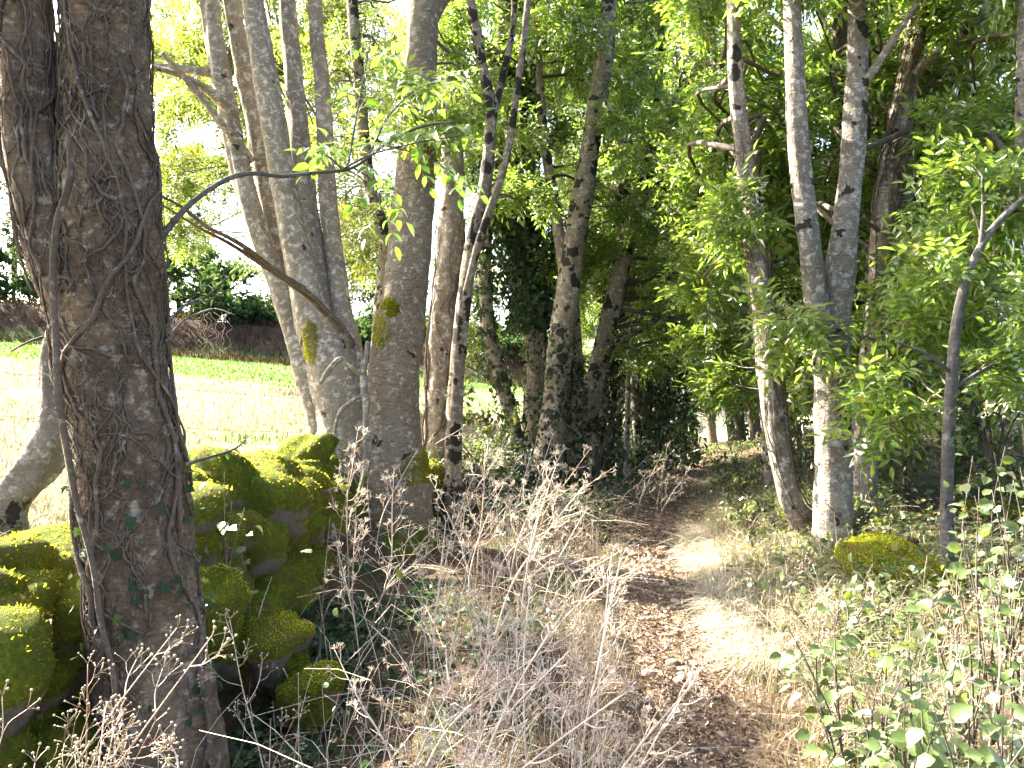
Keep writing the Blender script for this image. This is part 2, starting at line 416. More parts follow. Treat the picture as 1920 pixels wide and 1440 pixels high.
def ground_mat():
    m, t, o = newmat('ground_soil'); g = N(t, 'NewGeometry'); p = g.outputs['Position']
    fa = N(t, 'Attribute', attribute_name='field').outputs['Fac']; ba = N(t, 'Attribute', attribute_name='bank').outputs['Fac']; lu = N(t, 'Attribute', attribute_name='shade_green').outputs['Fac']
    n1 = noise(t, p, 1.2, 5); n2 = noise(t, p, 14, 5, .7); n3 = noise(t, p, 70, 4, .7)
    soil = mixc(t, n2, (.045, .032, .02), (.13, .09, .055)); soil = mixc(t, ramp(t, n1, [(.5, (0, 0, 0)), (.65, (1, 1, 1))]), soil, mixc(t, n3, (.03, .045, .015), (.06, .08, .025)))
    straw = mixc(t, ramp(t, noise(t, p, .5, 4), [(.42, (0, 0, 0)), (.58, (1, 1, 1))]), mixc(t, n2, (.23, .20, .13), (.38, .34, .24)), mixc(t, n2, (.13, .145, .06), (.23, .235, .12)))
    green = mixc(t, n1, (.045, .10, .022), (.085, .14, .035)); green = mixc(t, .4, green, ramp(t, n2, [(.2, (.5, .5, .5)), (.8, (1.4, 1.4, 1.4))]), 'MULTIPLY')  # far meadow grass, its shade put in as a deeper green
    bk = mixc(t, ramp(t, noise(t, p, .9, 6, .7), [(.35, (0, 0, 0)), (.65, (1, 1, 1))]), (.035, .025, .018), (.085, .052, .036))  # brown bank earth, darkened in colour for the hedge's shadow
    c = mixc(t, fa, soil, mixc(t, lu, straw, green)); c = mixc(t, ba, c, bk)
    principled(t, o, c, .95, bump(t, math_(t, 'ADD', n2, math_(t, 'MULTIPLY', n3, .6)), .7, .03), .1); return m
def path_mat():
    m, t, o = newmat('path_earth'); p = N(t, 'NewGeometry').outputs['Position']
    n1 = noise(t, p, 2.5, 4); n2 = noise(t, p, 22, 5, .7); n3 = noise(t, p, 90, 4, .7)
    c = mixc(t, ramp(t, n2, [(.3, (0, 0, 0)), (.7, (1, 1, 1))]), (.10, .066, .043), (.26, .18, .115)); c = mixc(t, ramp(t, n1, [(.4, (0, 0, 0)), (.7, (1, 1, 1))]), c, mixc(t, n3, (.14, .10, .068), (.32, .24, .165)))
    principled(t, o, c, .95, bump(t, math_(t, 'ADD', n2, math_(t, 'MULTIPLY', n3, .7)), .9, .03), .15); return m

# ------------------------------------------------------------------ ground and path
def build_ground():
    ty = np.linspace(0, 1, 210); Ys = -4 + 12 * ty + 300 * np.maximum(ty - .05, 0) ** 3.4
    tx = np.linspace(-1, 1, 201); Xs = 1.0 + np.sign(tx) * (9 * np.abs(tx) + 160 * np.abs(tx) ** 4.5)
    X, Y = np.meshgrid(Xs, Ys); Z = ground_z(X, Y)
    u = path_x(Y) - X
    V = np.stack([X, Y, Z], -1).reshape(-1, 3); ny, nx = X.shape
    i = (np.arange(ny - 1)[:, None] * nx + np.arange(nx - 1)[None]).ravel()
    T = np.concatenate([np.stack([i, i + 1, i + nx + 1], 1), np.stack([i, i + nx + 1, i + nx], 1)])
    me = make_mesh('ground', V, T, True, [ground_mat()])
    ub = bank_u(Y)
    field = sstep((u - ub + .1) / .5) * 1.0
    field = np.maximum(field, sstep((Y - 24) / 4))
    shade_green = sstep((Y - .1 * X - 16 + 2 * fbm(X, Y, .3, 8)) / 5)  # mask where the far meadow's shade is painted as green
    shade_green = shade_green * sstep((u - 6) / 5)
    bnk = sstep((bank_far(X, Y) - .05) / .2)
    for nme, a in (('field', field), ('shade_green', shade_green), ('bank', bnk)):
        at = me.attributes.new(nme, 'FLOAT', 'POINT'); at.data.foreach_set('value', np.ascontiguousarray(a.ravel(), np.float32))
    tag(link('ground', me), kind='structure')
build_ground()

def path_z(X, Y, U):
    prof = .03 * (1 - sstep((np.abs(U) - .3) / .22)) - .05 * sstep((np.abs(U) - .42) / .2)
    return ground_z(X, Y) + prof + .016 * fbm(X, Y, 14, 21) + .008 * fbm(X, Y, 40, 22)
def build_path():
    Ys = np.linspace(1.0, 24.5, 420); us = np.linspace(-.48, .48, 27)
    Y, U = np.meshgrid(Ys, us, indexing='ij')
    edge = 1 + .16 * fbm(Y, U * .2, 1.8, 12)
    X = path_x(Y) + U * edge
    Z = path_z(X, Y, U)
    ny, nx = X.shape; i = (np.arange(ny - 1)[:, None] * nx + np.arange(nx - 1)[None]).ravel()
    T = np.concatenate([np.stack([i, i + 1, i + nx + 1], 1), np.stack([i, i + nx + 1, i + nx], 1)])
    o = link('path', make_mesh('path', np.stack([X, Y, Z], -1).reshape(-1, 3), T, True, [path_mat()])); tag(o, kind='structure')
    return o
path = build_path()

# ------------------------------------------------------------------ stones
def ico(sub):
    import bmesh
    bm = bmesh.new(); bmesh.ops.create_icosphere(bm, subdivisions=sub, radius=1)
    V = np.array([v.co[:] for v in bm.verts]); bm.faces.ensure_lookup_table()
    T = np.array([[v.index for v in f.verts] for f in bm.faces]); bm.free(); return V, T
ICO = {k: ico(k) for k in (1, 2, 3, 4)}

def rock(size, seed, sub=3, blocky=.5, rough=.12):
    V, T = ICO[sub]; r = np.random.default_rng(seed)
    p = 2 + 2.5 * blocky; Vn = V / (np.sum(np.abs(V) ** p, 1) ** (1 / p))[:, None]
    d = np.zeros(len(V))
    for k in range(12):
        a = r.normal(size=3) * (1.3 + .7 * k); d += np.sin(V @ a + r.uniform(0, 6.28)) / (1 + .6 * k)
    Vn = Vn * (1 + rough * d)[:, None] * np.asarray(size)[None]
    rz = r.uniform(0, 6.28); c, s = math.cos(rz), math.sin(rz); rt = r.uniform(-.25, .25)
    Vn = Vn @ np.array([[c, -s, 0], [s, c, 0], [0, 0, 1]]).T @ np.array([[1, 0, 0], [0, math.cos(rt), -math.sin(rt)], [0, math.sin(rt), math.cos(rt)]]).T
    return Vn, T

def tri_sample(V, T, n, r):
    a, b, c = V[T[:, 0]], V[T[:, 1]], V[T[:, 2]]; cr = np.cross(b - a, c - a); ar = np.linalg.norm(cr, axis=1); nn = norm(cr)
    i = r.choice(len(T), n, p=ar / ar.sum()); u, v = r.uniform(size=(2, n, 1)); m = (u + v) > 1
    u = np.where(m, 1 - u, u); v = np.where(m, 1 - v, v)
    return a[i] + u * (b[i] - a[i]) + v * (c[i] - a[i]), nn[i]

BLADE = [(np.array([(0, -.5, 0), (0, .5, 0), (1, 0, .15)]), np.array([(0, 1, 2)]))]
def moss_fuzz(V, T, n, r, size=.016, minz=-.1):
    p, nn = tri_sample(V, T, n, r)
    k = nn[:, 2] + .35 * fbm(p[:, 0], p[:, 1] + p[:, 2], 5, 31) > minz; p, nn = p[k], nn[k]
    d = norm(nn + .7 * r.normal(size=p.shape)); W = []
    side = norm(np.cross(d, r.normal(size=p.shape))); L = size * r.uniform(.5, 1.3, (len(p), 1))
    V3 = np.stack([p - side * L * .22, p + side * L * .22, p + d * L], 1).reshape(-1, 3)
    return V3, np.arange(len(V3)).reshape(-1, 3)

WY = [2.2, 3, 4, 5, 6, 7, 8, 8.8, 9.6]; WX = [-2.5, -2.2, -1.98, -1.72, -1.72, -1.72, -1.5, -1.05, -.7]
def build_wall():
    r = np.random.default_rng(41)
    b = thing('dry_stone_wall', 'tumbled dry stone wall thick with green moss between the vine-wrapped trunk and the coppiced tree', 'stone wall', (-1.72, 5.5, gz(-1.72, 5.5)))
    allv = []
    k = 0
    for lay, (h, off, st) in enumerate([(.06, .16, .34), (.24, .10, .31), (.44, .03, .29), (.62, -.02, .29), (.79, -.12, .30)]):
        y = 2.6 + .11 * lay
        while y < 9.3:
            x = np.interp(y, WY, WX) + off + r.normal() * .05
            hh = h + .05 * r.normal() + (.08 if 4.5 < y < 7 else -.06)
            if lay == 4 and (y > 7.6 or y < 3.2): y += st; continue
            if lay == 4 and r.uniform() < .15: y += st; continue
            sz = np.array([r.uniform(.15, .27), r.uniform(.14, .27), r.uniform(.11, .20)]) * (1.12 if lay > 1 else .95)
            V, T = rock(sz, 100 + k, 3, .4, .15); k += 1
            V = V + [x, y, hh + .05]
            part('stone', (V, T), M_MSTONE, b, True, V.mean(0)); allv.append((V, T)); y += st * r.uniform(.8, 1.15)
    V, T = join(allv)
    o = part('moss', moss_fuzz(V, T, 100000, r, .018, -.05), M_MOSSF, b, False); tag(o, kind='stuff')
    p, nn = tri_sample(V, T, 1500, r); k = nn[:, 2] > .35; p, nn = p[k] + nn[k] * .012, nn[k]
    DLs = [leaflet(.05, .03, .3, .5, 0), leaflet(.045, .025, -.3, .4, 0)]
    tag(part('fallen_leaves', scatter(DLs, p, norm(np.cross(nn, r.normal(size=p.shape))), nn, r.uniform(.4, 1.0, len(p)), r), M_LITTER, b, False), kind='stuff')
build_wall()

def mossy_rock(px, py, d, size, seed, label, name='mossy_stone', n=5000):
    q = P(px, py, d); V, T = rock(size, seed, 3, .6, .19); V = V + q
    g = gz(q[0], q[1])
    if V[:, 2].min() > g - .02: V[:, 2] = np.where(V[:, 2] < q[2], q[2] + (V[:, 2] - q[2]) * (q[2] - g + .06) / (q[2] - V[:, 2].min()), V[:, 2])
    b = thing(name, label, 'stone', (q[0], q[1], g))
    part('stone_body', (V, T), M_MSTONE, b); r = np.random.default_rng(seed)
    tag(part('moss', moss_fuzz(V, T, n, r, .015, .0), M_MOSSF, b, False), kind='stuff')
mossy_rock(592, 1290, 4.1, (.13, .14, .11), 301, 'small boulder with a bright moss cap among dry stems below the wall')
mossy_rock(525, 1215, 4.3, (.17, .16, .13), 302, 'dark moss-covered stone fallen at the foot of the wall beside the vine-wrapped trunk')
mossy_rock(390, 1150, 4.2, (.16, .16, .2), 303, 'upright mossy stone tucked close against the right side of the vine-wrapped trunk')
mossy_rock(1712, 1092, 5.2, (.40, .22, .19), 314, 'large yellow-green mossy boulder beside the smooth sapling', 'mossy_boulder', 14000)
mossy_rock(1850, 985, 7.5, (.45, .3, .22), 305, 'long low mossy boulder in shade behind the smooth sapling', 'mossy_boulder', 12000)
mossy_rock(1470, 1000, 8.2, (.16, .16, .26), 306, 'moss-grown stone stump at the foot of the twiggy pale trunk', n=6000)

# ------------------------------------------------------------------ trees
def limb(rows, d0, sides, n, lump=.05, seed=0, ground=False, fine=.008, flare=1.45):
    """rows: (px, py, width_px[, depth])"""
    pts = []
    for q in rows:
        d = q[3] if len(q) > 3 else d0
        pts.append([*P(q[0], q[1], d), q[2] * .93 / 2 / F * d])
    if ground:
        x, y, z, r_ = pts[0]; g = gz(x, y)
        pts[0] = [x, y, max(z, g + .16), r_]
        if len(pts) > 1 and pts[1][2] < pts[0][2] + .1: pts.pop(1)
        pts.insert(0, [x, y, g + .02, r_ * (1 + .4 * (flare - 1))]); pts.insert(0, [x, y, g - .14, r_ * flare])
    return Tube(np.array(pts), sides, n, lump, seed, 5.0, fine)

def branches_to(clusters, stems, r, rad=.018):
    out = []
    pts = np.concatenate([s.C[int(s.n * .25):] for s in stems])
    for c, cr, _ in clusters:
        dd = np.linalg.norm((pts - c) * [1, 1, 1.0], axis=1) + np.where(pts[:, 2] > c[2] - .15, 1.2, 0)
        a = pts[np.argmin(dd)]; L = np.linalg.norm(c - a)
        if L > 4.5: continue
        m1 = a + (c - a) * .35 + r.normal(size=3) * .07 * L + [0, 0, .08 * L]; m2 = a + (c - a) * .7 + r.normal(size=3) * .06 * L + [0, 0, .06 * L]
        k = rad * (.5 + .35 * L)
        out.append(tube(np.array([[*a, k], [*m1, k * .75], [*m2, k * .5], [*c, k * .22]]), 5, 9, lump=.06, seed=int(r.integers(1e6))))
    return out

def tree(name, label, stems, spec, bark_m, leaf_m, seed, protos=None, per_twig=6, leaf=1.04, cat='tree', group=None, stem_name='trunk', twig_m=None, brad=.018, extra=None):
    r = np.random.default_rng(seed); base = stems[0].C[0].copy(); base[2] = gz(base[0], base[1])
    b = thing(name, label, cat, base, group)
    for k, s in enumerate(stems): part(stem_name if k == 0 or stem_name == 'stem' else 'limb', s.mesh(), bark_m, b)
    if spec:
        cl = crown_box(spec, seed + 1) + (extra or [])
        LV, TW = crown(cl, protos or ASH_LO, per_twig, leaf, seed + 2)
        tag(part('crown', LV, leaf_m, b, False), kind='stuff')
        for br in branches_to(cl, stems, r, brad): part('branch', br, twig_m or B_TWIG, b)
        tag(part('twigs', TW, twig_m or B_TWIG, b), kind='stuff')
    return b

def vine_on(tb, parent, n, r, rmin=.003, rmax=.010, q0=0., q1=1., facing=None, mat=None, diag=1.0, length=(.12, .5)):
    for k in range(n):
        m = 36; L = min(r.uniform(*length), (q1 - q0) * .95); s = r.uniform(q0, q1 - L); th = r.uniform(0, 6.28) if facing is None or r.uniform() < .25 else facing + r.normal() * .9
        q = s + L * np.linspace(0, 1, m); q = np.clip(q, q0, q1)
        slope = r.normal() * 1.6 * diag
        w_ = th + slope * np.linspace(0, 1, m) * L * 4 + np.cumsum(r.normal(size=m)) * .05
        for f in (3, 7, 13): w_ = w_ + r.normal() * .35 / f ** .6 * np.sin(np.linspace(0, 1, m) * f * L * 9 + r.uniform(0, 6.28))
        q = q + .004 * np.cumsum(r.normal(size=m)) * .6
        rv = r.uniform(rmin, rmax) * (r.uniform() ** .8 + .25)
        off = rv * .55 + .004 + np.maximum(0, .010 * np.sin(np.linspace(0, r.uniform(4, 16), m) + r.uniform(0, 6)))
        pts, _ = tb.at(q, w_, off)
        rr = rv * np.linspace(1, r.uniform(.3, .8), m) * (1 + .12 * r.normal(size=m))
        part('vine', tube(np.concatenate([pts, rr[:, None]], 1), 5, m + 4), mat or B_VINE, parent)

def ivy_on(tb, parent, n, r, q0, q1, thick=.10, protos=IVY, s=1.0, mat=None):
    q = r.uniform(q0, q1, n); th = r.uniform(0, 6.28, n)
    pos, d = tb.at(q, th, r.uniform(.01, thick, n) * (1 + .5 * np.sin(q * 40 + th * 2)))
    dr = norm(np.array([0, 0, -1.0]) + .8 * r.normal(size=pos.shape) * .7 + d * .35)
    tag(part('ivy', scatter(protos, pos, dr, norm(d + .35 * r.normal(size=pos.shape)), r.uniform(.7, 1.4, n) * s, r), mat or M_IVY, parent, False), kind='stuff')

# --- foreground twin-stemmed tree wrapped in bare vines
r1 = np.random.default_rng(5)
t1 = limb([(318, 1600, 222, 3.45), (303, 1440, 208), (280, 1200, 205), (257, 1000, 200), (244, 860, 202), (213, 700, 208), (206, 560, 204), (205, 440, 196), (201, 300, 172), (196, 100, 156), (194, 0, 154), (190, -300, 146), (182, -800, 130)], 3.5, 72, 260, .035, 51, True, .010, 1.1)
t1b = limb([(176, 800, 60, 3.52), (158, 660, 96), (138, 560, 116), (100, 440, 114), (63, 300, 108), (44, 100, 104), (38, 0, 104), (22, -300, 98), (0, -800, 86)], 3.44, 56, 170, .045, 52, False, .010)
base = t1.C[0].copy(); base[2] = gz(base[0], base[1])
T1 = thing('twin_stemmed_tree', 'thick dark twin-stemmed trunk wrapped in a net of bare vines', 'tree', base)
part('trunk', t1.mesh(), B_BIG, T1); part('limb', t1b.mesh(), B_BIG, T1)
face = -math.pi / 2
th_cam = None
g0 = t1.at(np.full(64, .4), np.linspace(0, 6.28, 64))[1]; th_cam = float(np.linspace(0, 6.28, 64)[np.argmin(g0[:, 1])])
vine_on(t1, T1, 240, r1, .0018, .006, .06, .80, th_cam, None, 2.6, (.05, .26))
vine_on(t1, T1, 10, r1, .008, .013, .05, .80, th_cam, None, 1.2, (.3, .7))
g0 = t1b.at(np.full(64, .4), np.linspace(0, 6.28, 64))[1]; th_c2 = float(np.linspace(0, 6.28, 64)[np.argmin(g0[:, 1])])
vine_on(t1b, T1, 46, r1, .003, .011, .05, .8, th_c2, None, 1.0, (.1, .5))
for rows, nm in (([(125, 250, 8), (128, 330, 11), (104, 420, 12), (98, 520, 12), (104, 640, 12), (112, 760, 13), (126, 840, 12), (142, 930, 12), (176, 1060, 11), (190, 1150, 10), (214, 1250, 10), (225, 1400, 9)], 'vine'),):
    part(nm, tube(np.array([[*P(a, b_, 3.22), w_ / 2 / F * 3.3] for a, b_, w_ in rows]), 8, 60, lump=.12, seed=9, fine=.04), B_VINE, T1)
# ridges / roots at the left of the trunk
part('root', tube(np.array([[*P(a, b_, 3.38), w_ / 2 / F * 3.4] for a, b_, w_ in [(118, 640, 14), (136, 760, 26), (152, 880, 30), (174, 1010, 26), (190, 1150, 24), (206, 1300, 26), (224, 1480, 32)]]), 14, 60, lump=.10, seed=10, fine=.03), B_BIG, T1)
ivy_on(t1, T1, 150, r1, .05, .30, .05, IVY, .8)
tag(part('moss', moss_fuzz(*t1.mesh(), 9000, r1, .012, -2), M_MOSSF, T1, False), kind='stuff') if False else None
# arching branch with its spray of leaflets
br_rows = [(258, 486, 20, 3.5), (292, 452, 17, 3.5), (316, 424, 13, 3.5), (352, 385, 11, 3.5), (400, 348, 10, 3.55), (455, 325, 10, 3.6), (480, 324, 8, 3.62), (520, 329, 8, 3.7), (590, 322, 7, 3.75), (655, 315, 6, 3.8), (720, 270, 6, 3.85), (790, 235, 5, 3.9), (860, 225, 3, 3.95)]
arch = part('branch', tube(np.array([[*P(a, b_, d), w_ / 2 / F * d] for a, b_, w_, d in br_rows]), 8, 50, lump=.05, seed=4), B_SAP, T1)
tw_rows = [[(640, 317, 5, 3.8), (690, 290, 4, 3.7), (740, 275, 3, 3.65), (800, 262, 3, 3.6), (880, 250, 2, 3.6)],
           [(690, 290, 4, 3.85), (740, 200, 3, 3.9), (800, 155, 3, 3.9), (870, 150, 2, 3.9)],
           [(660, 312, 4, 3.8), (700, 340, 3, 3.8), (716, 400, 2, 3.8)], [(650, 315, 4, 3.8), (670, 200, 3, 3.9), (690, 90, 2, 4.0), (705, 0, 2, 4.0)],
           
           [(640, 317, 4, 3.8), (625, 300, 3, 3.8), (605, 285, 2, 3.8)], [(720, 270, 4, 3.85), (790, 290, 3, 3.8), (860, 330, 2, 3.8)]]
LEAFM = []
for q in range(4):
    V, T = leaflet(1, .40 + .05 * q, .18 + .08 * q, .12 + .05 * q, 1); LEAFM.append(make_mesh('leaflet', V, T, True, [M_SPRIG]))
def leaf_obj(me, pos, d, up, s, parent, name='leaf'):
    d = Vector(d).normalized(); y = Vector(up).cross(d).normalized(); z = d.cross(y)
    o = link(name, me, parent); m = Matrix((d, y, z)).transposed().to_4x4()
    o.matrix_local = Matrix.Translation(Vector(pos - wpos(parent))) @ m @ Matrix.Diagonal((s, s, s, 1)); return o
for rows in tw_rows:
    pts = np.array([[*P(a, b_, d), w_ / 2 / F * d] for a, b_, w_, d in rows])
    part('twig', tube(pts, 5, 16), B_SAP, arch)
    S = resample(pts, 40)[:, :3]; tg = norm(np.gradient(S, axis=0))
    for k in range(12, 40, 7):
        for s in (-1, 1):
            a = S[k]; dd = norm(norm(np.cross(tg[k], [0, 0, 1])) * s * .8 + tg[k] * .5 + r1.normal(size=3) * .3 + [0, 0, .0]); L = r1.uniform(.16, .24)
            e = a + dd * L + [0, 0, -.25 * L]; mid = (a + e) / 2 + [0, 0, .03]
            rch = np.array([[*a, .0016], [*mid, .0013], [*e, .0008]]); part('leaf_stalk', tube(rch, 4, 8), M_SPRIG, arch)
            Q = resample(rch, 8)[:, :3]
            for j in (3, 5, 7):
                ss = (0,) if j == 7 else (-1, 1)
                for u_ in ss:
                    ld = norm(dd * (.5 if u_ else 1) + norm(np.cross(dd, [0, 0, 1])) * u_ + [0, 0, -.35] + r1.normal(size=3) * .12)
                    leaf_obj(LEAFM[int(r1.integers(4))], Q[j], ld, norm(np.array([0, 0, 1.0]) + r1.normal(size=3) * .3), r1.uniform(.05, .085), arch, 'leaflet')
for rows in ([(312, 612, 5, 3.45), (340, 575, 4, 3.6), (390, 552, 3, 3.8), (425, 520, 3, 3.9), (450, 500, 2, 4.0)], [(345, 572, 4, 3.6), (395, 560, 3, 3.8), (440, 535, 2, 3.9), (462, 520, 2, 4.0)], [(330, 590, 3, 3.55), (380, 540, 2, 3.7), (420, 515, 2, 3.8)], [(80, 632, 5, 3.4), (55, 640, 4, 3.3), (20, 658, 3, 3.2)], [(350, 870, 7, 3.4), (400, 855, 5, 3.6), (450, 835, 3, 3.8), (470, 815, 2, 3.9)]):
    pts = np.array([[*P(a, b_, d), w_ / 2 / F * d] for a, b_, w_, d in rows])
    tw = part('branch', tube(pts, 6, 20, lump=.1, seed=3), B_SAP, T1); S = resample(pts, 20)[:, :3]
    for k in range(9, 20, 2):
        leaf_obj(LEAFM[int(r1.integers(4))], S[k], norm(r1.normal(size=3) + [.3, 0, -.2]), norm(np.array([0, 0, 1.0]) + r1.normal(size=3) * .4), r1.uniform(.025, .05), tw, 'leaf')
for k in range(9):
    x0 = 372 + 7 * k; pts = [[*P(x0 + 5 * math.sin(2.2 * j + k) + r1.normal() * 2, 585 + j * (8 + (k % 3)), 4.6), .0014 - .00012 * j] for j in range(8)]
    part('dry_tendril', tube(np.array(pts), 4, 26), M_STALK, T1)
part('dry_tendril', tube(np.array([[*P(362, 590, 4.6), .003], [*P(400, 578, 4.6), .003], [*P(440, 590, 4.6), .002]]), 4, 12), M_STALK, T1)
part('branch', tube(np.array([[*P(310, 640, 3.5), .007], [*P(345, 600, 4.0), .006], [*P(400, 578, 4.6), .004]]), 5, 16), B_SAP, T1)
# crown of the twin-stemmed tree, above
cl = crown_box([(-150, 420, -1000, -300, 3.0, 5.6, 6, .4, 11)], 77)
LV, TW = crown(cl, ASH_LO, 6, 1.1, 78); tag(part('crown', LV, M_ASH, T1, False), kind='stuff'); tag(part('twigs', TW, B_TWIG, T1), kind='stuff')
for b_ in branches_to(cl, [t1, t1b], r1): part('branch', b_, B_TWIG, T1)

# --- curved silvery trunk on the wall at the far left
s = limb([(15, 1030, 76), (50, 940, 84), (88, 850, 72), (104, 760, 52), (98, 690, 44), (120, 590, 40), (150, 450, 34)], 4.5, 28, 80, .08, 61, True, .02)
tree('leaning_tree', 'curved silvery bare trunk leaning behind the vine-wrapped twin trunk', [s], None, B_LOG, None, 61)

# --- coppiced ash with five grey stems
def shade_clusters():  # added leaf clusters out of view, set toward the sun to shade the path
    r = np.random.default_rng(321); out = []
    for y in np.concatenate([np.arange(2.2, 4.3, .42), np.arange(8.6, 13, .5)]):
        for k in range(1):
            q = np.array([float(path_x(y)) + .02 + r.normal() * .10, y, 0.]) + np.array(to_sun) * r.uniform(10.5, 13.0); out.append((q, .32, 14))
    for k in range(8):  # more added clusters, dappling the left verge with shade
        q = np.array([r.uniform(.05, .45), r.uniform(2.6, 7.2), .1]) + np.array(to_sun) * r.uniform(9.5, 12.5); out.append((q, .28, 12))
    return out
D = 8.0
cs = [limb([(640, 900, 130), (648, 800, 116), (632, 700, 108), (590, 600, 78), (548, 430, 54), (508, 220, 50), (472, 0, 45), (430, -300, 44), (400, -700, 30)], D, 40, 120, .05, 71, True),
      limb([(612, 840, 70, 8.1), (578, 700, 58, 8.1), (535, 570, 44), (470, 390, 40), (424, 200, 39), (388, 0, 37), (350, -280, 38), (320, -600, 26)], 8.2, 28, 100, .05, 72, True),
      limb([(640, 760, 70, 8.1), (570, 640, 56, 8.25), (520, 460, 38), (474, 220, 37), (432, 0, 35), (395, -280, 36), (370, -600, 26)], 8.4, 28, 100, .05, 73),
      limb([(640, 700, 70, 8.15), (610, 570, 48, 8.25), (578, 400, 42), (556, 200, 38), (536, 0, 34), (510, -280, 30), (500, -600, 22)], 8.4, 26, 90, .05, 74),
      limb([(660, 690, 60, 8.1), (636, 560, 40, 8.2), (618, 400, 36), (604, 200, 32), (588, 0, 28), (575, -240, 24), (570, -500, 18)], 8.35, 24, 90, .05, 75)]
COP = tree('coppiced_ash', 'coppiced ash with five slender grey stems fanning from one mossy stool', cs,
     [(330, 560, -350, -60, 8.2, 11.5, 3, .4, 11), (560, 660, 150, 350, 10, 12, 3, .4, 10)], B_STEM, M_ASHY, 700, stem_name='stem', extra=shade_clusters())  # the crown also takes in the added shade clusters
for rows, w0 in (([(600, 620, 9), (640, 600, 9), (660, 636, 12)], 0),):
    pass
def lump_moss(parent, tb, q, size, seed, n=1100):
    V, T = tb.mesh(); c = V[T].mean(1); k = np.linalg.norm((c - q) / np.asarray(size), axis=1) * 1.25 + .55 * fbm(c[:, 0] * 3, c[:, 2] * 3, 4, seed) < 1
    if k.sum() > 3: tag(part('moss', moss_fuzz(V, T[k], n, np.random.default_rng(seed), .022, -2), M_MOSSF, parent, False), kind='stuff')
lump_moss(COP, cs[3], P(625, 585, 8.0), (.22, .3, .16), 3); lump_moss(COP, cs[0], P(578, 640, 7.75), (.10, .3, .26), 4); lump_moss(COP, cs[0], P(610, 860, 7.7), (.22, .4, .2), 5, 2000)
part('dead_branch', tube(np.array([[*P(a, b_, d), w_ / 2 / F * d] for a, b_, w_, d in [(285, 358, 4, 5.6), (340, 388, 6, 5.9), (380, 420, 6, 6.1), (450, 457, 8, 6.6), (520, 509, 9, 7.0), (590, 560, 11, 7.4), (640, 612, 11, 7.6), (662, 650, 12, 7.7)]]), 8, 60, lump=.2, seed=8, fine=.08), B_VINE, COP)
part('dead_branch', tube(np.array([[*P(a, b_, d), w_ / 2 / F * d] for a, b_, w_, d in [(285, 372, 4, 5.7), (370, 425, 6, 6.1), (440, 462, 8, 6.6), (515, 512, 9, 7.0), (580, 560, 9, 7.4), (640, 622, 10, 7.6)]]), 7, 50, lump=.14, seed=18, fine=.05), B_VINE, COP)
for rows in ([(440, 215, 22, 8.2), (400, 175, 18, 8.0), (340, 140, 13, 7.8), (280, 122, 8, 7.6)], [(400, 135, 20, 8.3), (350, 128, 14, 8.1), (290, 118, 9, 8.0)], [(470, 300, 18, 8.3), (410, 225, 14, 8.0), (350, 150, 12, 7.8), (300, 95, 8, 7.6)],
             [(690, 640, 9, 7.6), (676, 700, 10, 7.55), (640, 672, 9, 7.5), (612, 700, 10, 7.5), (600, 720, 7, 7.5)], [(690, 870, 11, 7.5), (684, 800, 10, 7.5), (688, 740, 9, 7.55), (640, 770, 8, 7.5), (625, 820, 6, 7.5)],
             [(668, 960, 12, 7.4), (690, 860, 12, 7.5), (684, 740, 12, 7.55), (676, 660, 12, 7.6)]):
    part('branch', tube(np.array([[*P(a, b_, d), w_ / 2 / F * d] for a, b_, w_, d in rows]), 7, 30, lump=.1, seed=len(rows), fine=.03), B_STEM, COP)

# --- big ash beside it
s = limb([(742, 905, 150), (738, 820, 112), (738, 720, 104), (752, 600, 98), (766, 480, 90), (776, 360, 80), (786, 200, 72), (792, 0, 66), (800, -300, 58), (810, -800, 40)], 7.9, 52, 150, .035, 81, True)
sB = s; s2 = limb([(790, 60, 40, 8.0), (850, -60, 34, 8.2), (930, -250, 26, 8.5), (1000, -500, 16, 8.8)], 8, 16, 40, .05, 82)
BIG = tree('big_ash', 'single thick brown-grey ash trunk standing beside the coppiced stems', [s, s2],
     [(880, 1100, -300, -80, 8, 10.5, 5, .45, 13), (780, 920, -60, 330, 8.8, 10.5, 5, .42, 11), (730, 880, 120, 330, 7.2, 8.0, 3, .26, 8)], B_ASH, M_ASH, 800)
lump_moss(BIG, s, P(712, 630, 7.7), (.14, .3, .22), 13); lump_moss(BIG, s, P(728, 575, 7.65), (.10, .3, .12), 14, 1600); lump_moss(BIG, s, P(780, 880, 7.8), (.25, .4, .24), 15, 2500)
rr = np.random.default_rng(6)
# --- middle row on the bank
def mid(name, label, stems, spec, bm, lm, seed, **k): return tree(name, label, stems, spec, bm, lm, seed, **k)
s = limb([(700, 760, 34), (712, 600, 30), (722, 470, 28), (690, 330, 26), (672, 150, 24), (655, -50, 22), (640, -300, 16)], 13, 16, 60, .06, 91, True)
mid('slender_ash', 'slender dark stem seen in the gap between the coppiced stems and thick ash', [s], [(540, 820, -250, 560, 12.5, 16.5, 34, .6, 12)], B_SPOT, M_ASHY, 900)
s = limb([(822, 880, 66), (824, 740, 58), (834, 580, 56), (846, 400, 50), (850, 200, 48), (850, 0, 44), (850, -300, 36)], 9.6, 30, 90, .05, 92, True)
t = mid('vine_clad_ash', 'medium ash trunk with a hanging vine just right of the thick ash', [s], [(780, 1040, -250, 60, 10, 13, 7, .5, 13), (790, 1000, 60, 380, 11, 14, 9, .5, 11)], B_STEM, M_ASH, 920)
vine_on(s, t, 9, rr, .006, .016, .02, .5, -1.5, B_VINE, .5, (.2, .5))
